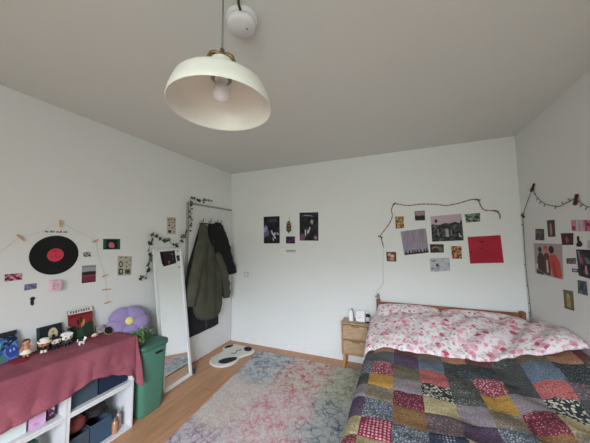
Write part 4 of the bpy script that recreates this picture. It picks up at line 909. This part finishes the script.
# ivy
iv = [(1.709, 1.144, 0), (1.761, 1.146, 0), (1.802, 1.212, 0), (1.815, 1.314, 0), (1.807, 1.398, 0), (1.815, 1.470, 0), (1.84, 1.523, 0), (1.834, 1.586, 0), (1.87, 1.56, 0), (1.906, 1.544, 0), (1.956, 1.522, 0), (2.018, 1.544, 0), (2.073, 1.487, 0), (2.129, 1.463, 0), (2.199, 1.497, 0), (2.257, 1.545, 0), (2.300, 1.631, 0), (2.322, 1.745, 0), (2.322, 1.871, 0), (2.322, 1.985, 0), (2.33, 2.061, 0), (2.418, 2.035, 0), (2.541, 2.040, 0), (2.691, 2.060, 0)]
ivp = polyline(iv, 8)
ivy = thing('ivy_garland', (L+.02, 2.05, 1.6), 'artificial ivy garland looping along the left wall and over the door corner', 'ivy garland')
def ivx(v): return .030+.004*sin(v.x*40) + (.03 if v.x > 2.30 else 0)
G().tube([wp('l', v.x, v.y, ivx(v)) for v in ivp], .0028, n=6).build('stem', mat('olive stem', C(84, 92, 62, 1.2), .7), ivy, True)
random.seed(11); acc = 0; LEAFA = mat('dark ivy leaf', C(40, 54, 40, 1.1), .5); LEAFB = mat('mid green ivy leaf', C(76, 98, 62, 1.15), .5)
shape = [(0, 0), (.55, .1), (.9, .55), (.45, .75), (.2, 1.35), (0, 1.5), (-.2, 1.35), (-.45, .75), (-.9, .55), (-.55, .1)]
nleaf = 0
for i in range(1, len(ivp)-1):
    acc += (ivp[i]-ivp[i-1]).length
    if acc > .023 and nleaf < 98:
        acc = 0; v = ivp[i]; a = random.uniform(0, 2*pi); s = random.uniform(.019, .030); off = random.uniform(.004, .026)
        cen = wp('l', v.x+cos(a)*off, v.y+sin(a)*off, ivx(v)+.012)
        Ml_ = Matrix.Rotation(random.uniform(-.6, .6), 3, 'Y') @ Matrix.Rotation(random.uniform(-.6, .6), 3, 'Z')
        ra = random.uniform(0, 2*pi)
        vs = []
        for x, y in shape:
            q = Vector((-.12*abs(x)*s, (x*cos(ra)-y*sin(ra))*s, (x*sin(ra)+y*cos(ra))*s)); vs.append(cen+Ml_ @ q)
        G().prism(vs, (.0008, 0, 0)).build('leaf', LEAFA if random.random() < .68 else LEAFB, ivy); nleaf += 1

# ------------------------------------------------------------------ coats on the door
def loft(rows, x0, folds, amp, seed, n=44):
    """rows: (z, y left, y right, thickness); closed garment body hanging flat against the door"""
    vs = []; rows2 = []
    for (a, b) in zip(rows, rows[1:]):
        for k in range(5): t = k/5; rows2.append([lerp(p, q, t) for p, q in zip(a, b)])
    rows2.append(rows[-1])
    for j, (z, ya, yb, t) in enumerate(rows2):
        for k in range(n):
            th = 2*pi*k/n; cy = cos(th); sx = sin(th)
            y = (ya+yb)/2+(yb-ya)/2*math.copysign(abs(cy)**.85, cy)
            x = x0+t/2+t/2*sx
            if sx > 0:
                f = amp*.8*sin((y-(rows2[0][1]+rows2[0][2])/2)/(max(yb-ya, .08))*folds+seed+z*2.6+2*nz(y*2, z*2, seed))+amp*1.9*nz(y*9, z*4, seed)+amp*.7*nz(y*20, z*9, seed)
                x += f*sx*min(1, (j+1)/6)
            vs.append(Vector((x, y, z+.004*nz(y*9, z*3, seed))))
    m = len(rows2)
    fs = [[i*n+k, i*n+(k+1) % n, (i+1)*n+(k+1) % n, (i+1)*n+k] for i in range(m-1) for k in range(n)]
    fs += [list(range(n))[::-1], [(m-1)*n+k for k in range(n)]]
    return vs, fs
def sleeve(pts, rs, seed, flat=.75):
    P = polyline(pts, 6); n = 20; out = []
    R_ = []
    for i in range(len(P)): t = i/(len(P)-1)*(len(rs)-1); k = min(int(t), len(rs)-2); R_.append(lerp(rs[k], rs[k+1], t-k))
    g = G(); g.tube(P, R_, n=n, flat=flat)
    for v in g.v:
        v += Vector((1, .4, .2))*(.009*nz(v.y*14+seed, v.z*16, 2)+.005*sin(v.z*55+seed+v.y*20))
    return g
OLIVE = two('olive parka cotton', C(82, 82, 70, 1.1), C(74, 74, 63, 1.1), 'noise', 7, .5, rough=.9, bump=.4)
OLV2 = mat('dark olive seam', C(54, 54, 46), .9); BLK = mat('black coat cloth', C(26, 25, 29, 1), .85, bump=.3, bscale=90); BLK2 = mat('soft black wool', C(30, 30, 34), .95, bump=.5, bscale=60)
DX = L+.045
pk = thing('olive_parka', (DX, 2.58, .5), 'olive green hooded parka hanging by its hood on the white door', 'coat')
vs, fs = loft([(1.735, 2.495, 2.535, .03), (1.70, 2.475, 2.565, .05), (1.62, 2.455, 2.59, .07), (1.52, 2.43, 2.63, .09), (1.42, 2.375, 2.68, .10), (1.32, 2.345, 2.74, .11), (1.20, 2.335, 2.81, .12), (1.0, 2.325, 2.86, .13), (.80, 2.325, 2.87, .135), (.64, 2.36, 2.86, .135), (.55, 2.42, 2.83, .13), (.50, 2.50, 2.76, .12)], DX, 9, .011, 1.0)
G().add(vs, fs).build('body', OLIVE, pk, True)
G().ball((DX+.055, 2.52, 1.60), .045, .055, .125, M=Matrix.Rotation(radians(6), 3, 'X'), n=20, p=.85).build('hood', OLIVE, pk, True)
sleeve([(DX+.075, 2.43, 1.36), (DX+.085, 2.37, 1.18), (DX+.09, 2.32, 1.0), (DX+.09, 2.29, .85), (DX+.085, 2.285, .74)], [.06, .068, .066, .058, .048], 2).build('sleeve', OLIVE, pk, True)
sleeve([(DX+.075, 2.70, 1.34), (DX+.09, 2.80, 1.18), (DX+.095, 2.87, 1.0), (DX+.09, 2.93, .83), (DX+.085, 2.955, .70)], [.06, .068, .066, .060, .050], 6).build('sleeve', OLIVE, pk, True)
for s, p0, p1 in ((0, [(2.60, 1.52), (2.635, 1.3), (2.655, 1.05), (2.66, .8), (2.65, .54)], 0),):
    G().tube(polyline([(DX+.128+.004*k, y, z) for k, (y, z) in enumerate(p0)], 6), .006, n=8).build('zip', OLV2, pk, True)
G().tube(polyline([(DX+.12, 2.52, 1.46), (DX+.13, 2.50, 1.2), (DX+.142, 2.49, .95), (DX+.14, 2.48, .72)], 6), .004, n=6).build('seam', OLV2, pk, True)
bc = thing('black_coat', (DX, 2.86, .9), 'black padded coat hanging on the door behind and right of the parka', 'coat')
vs, fs = loft([(1.765, 2.79, 2.86, .04), (1.73, 2.71, 2.92, .06), (1.64, 2.66, 2.96, .08), (1.5, 2.66, 2.97, .085), (1.35, 2.68, 2.99, .085), (1.2, 2.74, 3.02, .09), (1.08, 2.78, 3.06, .09), (.96, 2.82, 3.05, .085), (.90, 2.86, 3.0, .07)], DX-.005, 11, .012, 3.0)
G().add(vs, fs).build('body', BLK, bc, True)
sleeve([(DX+.05, 2.90, 1.62), (DX+.06, 2.955, 1.42), (DX+.065, 3.00, 1.25), (DX+.06, 3.07, 1.12), (DX+.055, 3.115, 1.03)], [.045, .062, .066, .068, .070], 9, .7).build('sleeve', BLK, bc, True)
vs, fs = loft([(1.735, 2.64, 2.70, .03), (1.68, 2.625, 2.74, .05), (1.5, 2.62, 2.76, .05), (1.42, 2.63, 2.76, .04)], DX, 8, .006, 5.0)
G().add(vs, fs).build('collar', BLK, bc, True)
bl = thing('black_cardigan', (DX, 2.5, .35), 'long black knit garment showing below the olive parka on the door', 'garment')
vs, fs = loft([(1.73, 2.50, 2.56, .02), (1.4, 2.38, 2.62, .026), (1.2, 2.30, 2.66, .03), (1.0, 2.262, 2.72, .035), (.8, 2.255, 2.80, .036), (.6, 2.262, 2.85, .036), (.44, 2.268, 2.875, .034), (.345, 2.27, 2.88, .032)], L+.036, 16, .004, 8.0)
vs = [Vector((v.x, v.y, v.z-.0*v.y+.0)) for v in vs]
G().add(vs, fs).build('body', BLK2, bl, True)
G().tube([(L+.078, 2.60, .52), (L+.08, 2.61, .37)], .004, n=6).build('zip', mat('grey zip', C(84, 84, 84), .4, .5), bl)

# ------------------------------------------------------------------ things on the tablecloth
def tz(y): return interp(TOPZ, y)+.002
SK = mat('warm skin vinyl', C(176, 122, 92, 1.5), .5); PS = mat('pale face vinyl', C(212, 196, 178, 1.5), .5); EYE = mat('black paint', C(16, 16, 18), .3)
def face_rot(o): return Matrix.Rotation(o, 3, 'Z')
def figure(x, y, rot, s, skin, hair, body, legs, label, hat=None, hairtop=True):
    """big-headed vinyl figure: head, hair or hat, eyes, torso, arms, legs; faces +x turned by rot"""
    z0 = tz(y); Rm = face_rot(rot); T_ = lambda a, b, c: Vector((x, y, z0))+Rm @ Vector((a*s, b*s, c*s))
    o = thing('vinyl_figurine', (x, y, z0), label, 'figurine', 'big headed figurines on the tablecloth')
    for sd_ in (-1, 1):
        G().tube([T_(.002, sd_*.011, .0), T_(.0, sd_*.010, .012), T_(0, sd_*.009, .026)], [.0095*s, .0085*s, .009*s], n=10).build('leg', legs, o, True)
        G().tube([T_(0, sd_*.017, .043), T_(.004, sd_*.024, .034), T_(.009, sd_*.026, .024)], [.0065*s, .006*s, .0065*s], n=10).build('arm', body, o, True)
    G().lathe([(0, .022), (.016, .022), (.018, .030), (.0155, .042), (.010, .050), (0, .050)], (x, y, z0), n=18, M=Rm @ Matrix.Scale(s, 3)).build('torso', body, o, True)
    G().ball(T_(0, 0, .070), .026*s, .034*s, .025*s, p=.72, n=20, M=Rm).build('head', skin, o, True)
    for sd_ in (-1, 1): G().ball(T_(.0255, sd_*.014, .067), .0028*s, .0052*s, .0062*s, n=10, M=Rm).build('eye', EYE, o, True)
    if hair is not None:
        g = G(); g.ball(T_(-.006, 0, .077), .027*s, .0365*s, .0255*s, p=.72, n=20, M=Rm)
        for b in (-.022, -.008, .010, .024): g.ball(T_(.017, b, .090), .010*s, .010*s, .008*s, n=10, M=Rm)
        g.build('hair', hair, o, True)
    if hat is not None:
        G().lathe([(0, .084), (.040, .081), (.042, .085), (.031, .091), (.027, .104), (.016, .109), (0, .110)], (x, y, z0), n=28, M=Rm @ Matrix.Rotation(radians(6), 3, 'Y') @ Matrix.Scale(s, 3)).build('hat', hat, o, True)
    return o
W1 = mat('cream paint', C(210, 200, 186, 1.5), .5); K1 = mat('black vinyl', C(24, 24, 28), .4); OR = mat('orange brown vinyl', C(186, 112, 74, 1.5), .5)
figure(-2.335, .981, radians(-12), .92, OR, K1, K1, W1, 'big headed figurine with orange face and wide cream hat, leftmost of three', hat=W1)
figure(-2.335, 1.046, radians(-8), .86, PS, K1, K1, K1, 'big headed figurine with pale face and black hair, middle of three')
figure(-2.330, 1.108, radians(-5), .98, W1, mat('white hair vinyl', C(206, 200, 204, 1.5), .5), mat('dark grey vinyl', C(58, 58, 64), .5), K1, 'big headed figurine with white hair, rightmost of three, before the red comic')
fg = thing('grey_helmet_toy', (-2.365, 1.128, tz(1.17)), 'small grey figure standing behind the white haired figurine', 'figurine')
GV = mat('grey vinyl', C(112, 112, 118), .4)
G().lathe([(0, 0), (.014, 0), (.016, .03), (.010, .092), (0, .092)], (-2.365, 1.128, tz(1.17)), n=16).build('torso', GV, fg, True)
G().ball((-2.365, 1.128, tz(1.17)+.112), .018, .020, .022, n=16).build('head', GV, fg, True)
G().ball((-2.350, 1.128, tz(1.17)+.113), .008, .016, .010, n=12).build('visor', K1, fg, True)
# baby doll figurine
bd = thing('baby_doll', (-2.345, .893, tz(.89)), 'small bare doll figurine in a white skirt beside the blue book', 'figurine')
z0 = tz(.89); bx, by = -2.345, .893
g = G(); g.tube([(bx, by, z0+.030), (bx, by, z0+.045), (bx, by, z0+.062), (bx, by, z0+.076), (bx, by, z0+.084)], [.014, .018, .016, .014, .007], n=16)
g.ball((bx+.002, by, z0+.098), .018, .018, .019, n=16)
for s in (-1, 1):
    g.tube([(bx, by+s*.009, z0+.036), (bx+.002, by+s*.009, z0+.018), (bx+.003, by+s*.009, z0+.006), (bx+.010, by+s*.010, z0+.004)], [.010, .0085, .0065, .005], n=12)
    g.tube([(bx, by+s*.014, z0+.074), (bx+.004, by+s*.024, z0+.062), (bx+.008, by+s*.032, z0+.048)], [.0065, .0058, .0045], n=10)
for s in (-1, 1): g.ball((bx+.002, by+s*.018, z0+.098), .003, .003, .005, n=8)
g.ball((bx+.021, by, z0+.096), .003, .0028, .0025, n=8)
g.build('doll_body', SK, bd, True)
G().ball((bx-.003, by, z0+.106), .0185, .0195, .016, n=16).build('hair', mat('brown doll hair', C(62, 44, 36), .6), bd, True)
for s in (-1, 1): G().ball((bx+.0195, by+s*.0065, z0+.099), .0015, .002, .0028, n=8).build('eye', EYE, bd, True)
G().lathe([(.017, .052), (.020, .048), (.030, .030), (.031, .028), (.018, .047), (.017, .052)], (bx, by, z0), n=24).build('skirt', W1, bd, True)
# white cat figurine
cf = thing('cat_figurine', (-2.25, 1.165, tz(1.16)), 'tiny white cat figurine standing in front of the red comic', 'figurine')
z0 = tz(1.16); cx_, cy_ = -2.25, 1.165; WH = mat('white glaze', C(224, 218, 208, 1.5), .3); DK = mat('dark glaze', C(60, 48, 46), .4)
g = G(); g.tube([(cx_, cy_-.016, z0+.020), (cx_, cy_, z0+.021), (cx_, cy_+.014, z0+.024), (cx_, cy_+.021, z0+.032)], [.008, .011, .010, .007], n=14)
g.ball((cx_, cy_+.024, z0+.040), .0095, .010, .0095, n=14)
for a in (-1, 1):
    for b in (-.013, .012): g.tube([(cx_+a*.005, cy_+b, z0), (cx_+a*.005, cy_+b, z0+.018)], [.0032, .0045], n=8)
    g.tube([(cx_+a*.006, cy_+.022, z0+.046), (cx_+a*.007, cy_+.021, z0+.055)], [.004, .0008], n=8)
g.build('body', WH, cf, True)
G().tube(polyline([(cx_, cy_-.020, z0+.024), (cx_, cy_-.028, z0+.034), (cx_, cy_-.024, z0+.048)], 4), .003, n=8).build('tail', WH, cf, True)
G().ball((cx_+.002, cy_-.002, z0+.030), .0095, .010, .004, n=12).build('patch', DK, cf, True)
# standing books / pictures, leaning on the wall
def leaning(name, y0, y1, h, base_x, m, label, cat, shapes=(), th=.008, rise=(0, 0), lean=None):
    z = tz(y0)+.001; xt = L+.012; q = math.asin(min(.6, (base_x-xt)/h))
    ez_ = Vector((-sin(q), 0, cos(q))); ex_ = Vector((cos(q), 0, sin(q)))
    def P(a, b, o): return Vector((base_x, 0, z))+Vector((0, a, 0))+ez_*b+ex_*o
    Q = [(y0, h+rise[0]), (y1, h+rise[1]), (y1, 0), (y0, 0)]
    return picture('l', Q, m, label, cat, None, shapes, name, th, 0.0, plane=P)
leaning('blue_comic', .725, .866, .187, -2.365, abstract('blue comic cover', (46, 84, 132), (96, 136, 184), 20, .5, (28, 40, 62)), 'blue illustrated comic with a dark top leaning on the wall at the left edge', 'book',
        [((40, 40, 48), [(0, 0), (1, 0), (1, .10), (0, .12)]), ((38, 36, 44), [(.1, .12), (.9, .1), (.94, .22), (.7, .16), (.6, .26), (.5, .16), (.3, .26), (.2, .16)]), ((52, 72, 150), ell(.78, .68, .2, .22)), ((196, 150, 60), ell(.2, .8, .2, .14)), ((76, 120, 70), ell(.34, .88, .22, .1)), ((28, 28, 36), [(.62, .46), (1, .22), (1, .3), (.7, .5)]), ((150, 180, 210), ell(.74, .66, .03, .05)), ((150, 180, 210), ell(.86, .64, .03, .05)), ((120, 160, 200), ell(.3, .38, .16, .14))])
leaning('moon_picture', .968, 1.110, .160, -2.385, paper((30, 36, 42)), 'small dark square picture of a pale crescent behind the figurines', 'picture',
        [((42, 66, 78), rc(0, 0, .1, 1)), ((196, 180, 144), ell(.62, .42, .2, .28)), ((40, 42, 48), [(.58, .44), (.68, .44), (.74, .72), (.54, .74)]), ((160, 120, 80), ell(.62, .32, .06, .05))], th=.006)
leaning('red_comic', 1.145, 1.312, .240, -2.375, paper((128, 44, 46)), 'tall comic with a white title strip above red and green artwork', 'book',
        [((198, 198, 194), [(0, 0), (1, 0), (1, .17), (0, .14)])] + [((70, 72, 76), rc(.08+.105*k, .035+.008*(k % 2), .08+.105*k+.06, .10+.01*(k % 3))) for k in range(8)] +
        [((40, 52, 40), [(0, .62), (.2, .5), (.4, .62), (.5, .6), (.7, .52), (.9, .48), (1, .56), (1, 1), (0, 1)]), ((168, 120, 60), [(.5, .42), (.66, .36), (.62, .56), (.48, .64)]), ((150, 160, 110), [(.56, .46), (.66, .42), (.58, .6)]), ((48, 26, 28), [(.32, .36), (.42, .34), (.42, .52), (.34, .54)]), ((44, 26, 28), [(.46, .30), (.54, .30), (.54, .46), (.48, .48)]), ((46, 84, 60), [(.3, .72), (.5, .64), (.6, .9), (.3, .94)]), ((120, 20, 30), [(.02, .2), (.96, .16), (.96, .22), (.02, .27)])])
# small things toward the right
zz = tz(1.31)
o = thing('seashell', (-2.33, 1.292, zz), 'small cream seashell lying right of the red comic', 'seashell')
G().lathe([(0, 0), (.006, .002), (.012, .012), (.015, .024), (.012, .034), (.006, .042), (0, .046)], (-2.335, 1.275, zz+.013), n=16, M=Matrix.Rotation(radians(-80), 3, 'X')).build('whorl', mat('cream shell', C(206, 188, 168, 1.5), .4), o, True)
G().tube([(-2.335, 1.300, zz+.010), (-2.33, 1.325, zz+.008)], [.010, .007], n=12).build('lip', mat('brown shell lip', C(120, 86, 66), .4), o, True)
tag(G().box(-2.36, -2.24, 1.262, 1.285, zz, zz+.006, M=None, bev=.002).build('red_pencil_case', mat('red case', C(150, 44, 62), .6)), 'thin dark red case lying on the cloth by the shell', 'case')
tag(G().box(-2.39, -2.27, .815, .875, tz(.85), tz(.85)+.012, bev=.003).build('red_booklet', mat('deep crimson card', C(128, 28, 52), .6)), 'flat crimson booklet lying on the cloth below the blue comic', 'booklet')
leaning('small_photo_card', 1.350, 1.415, .062, -2.395, abstract('pale holiday photo', (170, 176, 178), (120, 132, 140), 40, .5, (176, 122, 96)), 'small pale photo card leaning on the wall left of the purple flower cushion', 'photo', [((206, 202, 200), rc(0, .84, 1, 1)), ((206, 202, 200), rc(0, 0, .06, 1))], th=.003)
o = thing('round_compact', (-2.30, 1.41, zz), 'round black compact with a gold rim standing open beside the purple cushion', 'compact')
Mc = Matrix.Translation((-2.315, 1.392, zz+.024)) @ Matrix.Rotation(radians(52), 4, 'Y') 
G().lathe([(0, -.004), (.030, -.004), (.033, 0), (.033, .003), (0, .003)], (0, 0, 0), n=32, M=Mc).build('lid', K1, o, True)
G().lathe([(.0325, -.003), (.0355, -.002), (.0355, .003), (.0325, .004), (.0325, -.003)], (0, 0, 0), n=32, M=Mc).build('rim', mat('gold rim', C(196, 170, 120), .3, .6), o, True)
# flower cushion
fc = thing('flower_cushion', (-2.35, 1.575, .63), 'soft purple flower shaped cushion with a yellow centre leaning on the wall', 'cushion')
PUR = mat('lilac plush', C(142, 126, 168, 1.3), .95, bump=.7, bscale=120)
ctr = Vector((-2.33, 1.572, .772)); nr = Vector((.86, -.22, .46)).normalized(); ua = Vector((0, 0, 1)).cross(nr).normalized(); va = nr.cross(ua)
for k in range(5):
    a = radians(90-36+72*k); d = ua*cos(a)+va*sin(a)
    n_, m_ = 24, 12; vs = []
    e1 = d; e2 = nr.cross(d)
    for i in range(m_+1):
        ph_ = -pi/2+pi*i/m_
        for q in range(n_):
            t = 2*pi*q/n_; r_ = cos(ph_)
            a1 = .073*r_*cos(t); a2 = .079*r_*sin(t)*(1+.25*cos(t)); a3 = .035*sin(ph_)
            w_ = e1*(.076+a1)+e2*a2; w_ += ua*w_.dot(ua)*.16; vs.append(ctr+w_+nr*(a3+.006*nz(a1*30+k, a2*30, 1)))
    fs = [[i*n_+q, i*n_+(q+1) % n_, (i+1)*n_+(q+1) % n_, (i+1)*n_+q] for i in range(m_) for q in range(n_)]
    G().add(vs, fs).build('petal', PUR, fc, True)
Mc3 = Matrix((ua, va, nr)).transposed()
G().ball(ctr+nr*.025, .036, .036, .020, M=Mc3, n=20).build('flower_centre', mat('pale yellow plush', C(206, 196, 120, 1.4), .95), fc, True)
# potted plant on the bin
pt = thing('potted_plant', (-2.14, 1.552, .6025), 'small leafy plant with white flowers in a glass pot on the green bin lid', 'plant')
gm2, _, gb2 = nt('grey green glass pot'); gb2.inputs['Base Color'].default_value = (.55, .62, .58, 1); gb2.inputs['Transmission Weight'].default_value = .6; gb2.inputs['Roughness'].default_value = .15
G().lathe([(0, 0), (.024, 0), (.028, .004), (.034, .055), (.032, .055), (.026, .008), (0, .008)], (-2.14, 1.552, .6025), n=24).build('pot', gm2, pt, True)
random.seed(21); gs = G(); gl_ = G(); gl2 = G(); gf = G()
for k in range(38):
    a = random.uniform(0, 2*pi); r_ = random.uniform(.02, .12); h = random.uniform(.06, .145)-r_*.3
    p0 = Vector((-2.14, 1.552, .612)); p1 = p0+Vector((cos(a)*r_*.4, sin(a)*r_*.55-.004, h*.6)); p2 = p0+Vector((cos(a)*r_*.75, sin(a)*r_*1.1-.012, h))
    gs.tube([p0, p1, p2], .0013, n=5)
    for j in range(7):
        c_ = p1.lerp(p2, random.random())+Vector([random.uniform(-.012, .012) for _ in range(3)]); s = random.uniform(.010, .016)
        Rr_ = Matrix.Rotation(random.uniform(0, 6), 3, 'Z') @ Matrix.Rotation(random.uniform(-1, 1), 3, 'X')
        vs = [c_+Rr_ @ Vector(q)*s for q in ((0, -1, 0), (.55, -.3, .12), (.5, .4, .12), (0, 1.1, 0), (-.5, .4, .12), (-.55, -.3, .12))]
        (gl_ if p2.y < 1.555 else gl2).prism(vs, (0, 0, .0006))
    if k % 4 == 0: G().ball(p2+Vector((.004, 0, .004)), .0055, .0055, .004, n=8).build('flower', mat('white petals', C(214, 214, 204, 1.4), .6), pt, True)
gs.build('stems', mat('green stem', C(70, 104, 56, 1.3), .6), pt); gl_.build('leaves', mat('bright plant leaf', C(104, 150, 78, 1.4), .5), pt); gl2.build('leaves', mat('dark plant leaf', C(56, 88, 52, 1.3), .5), pt)
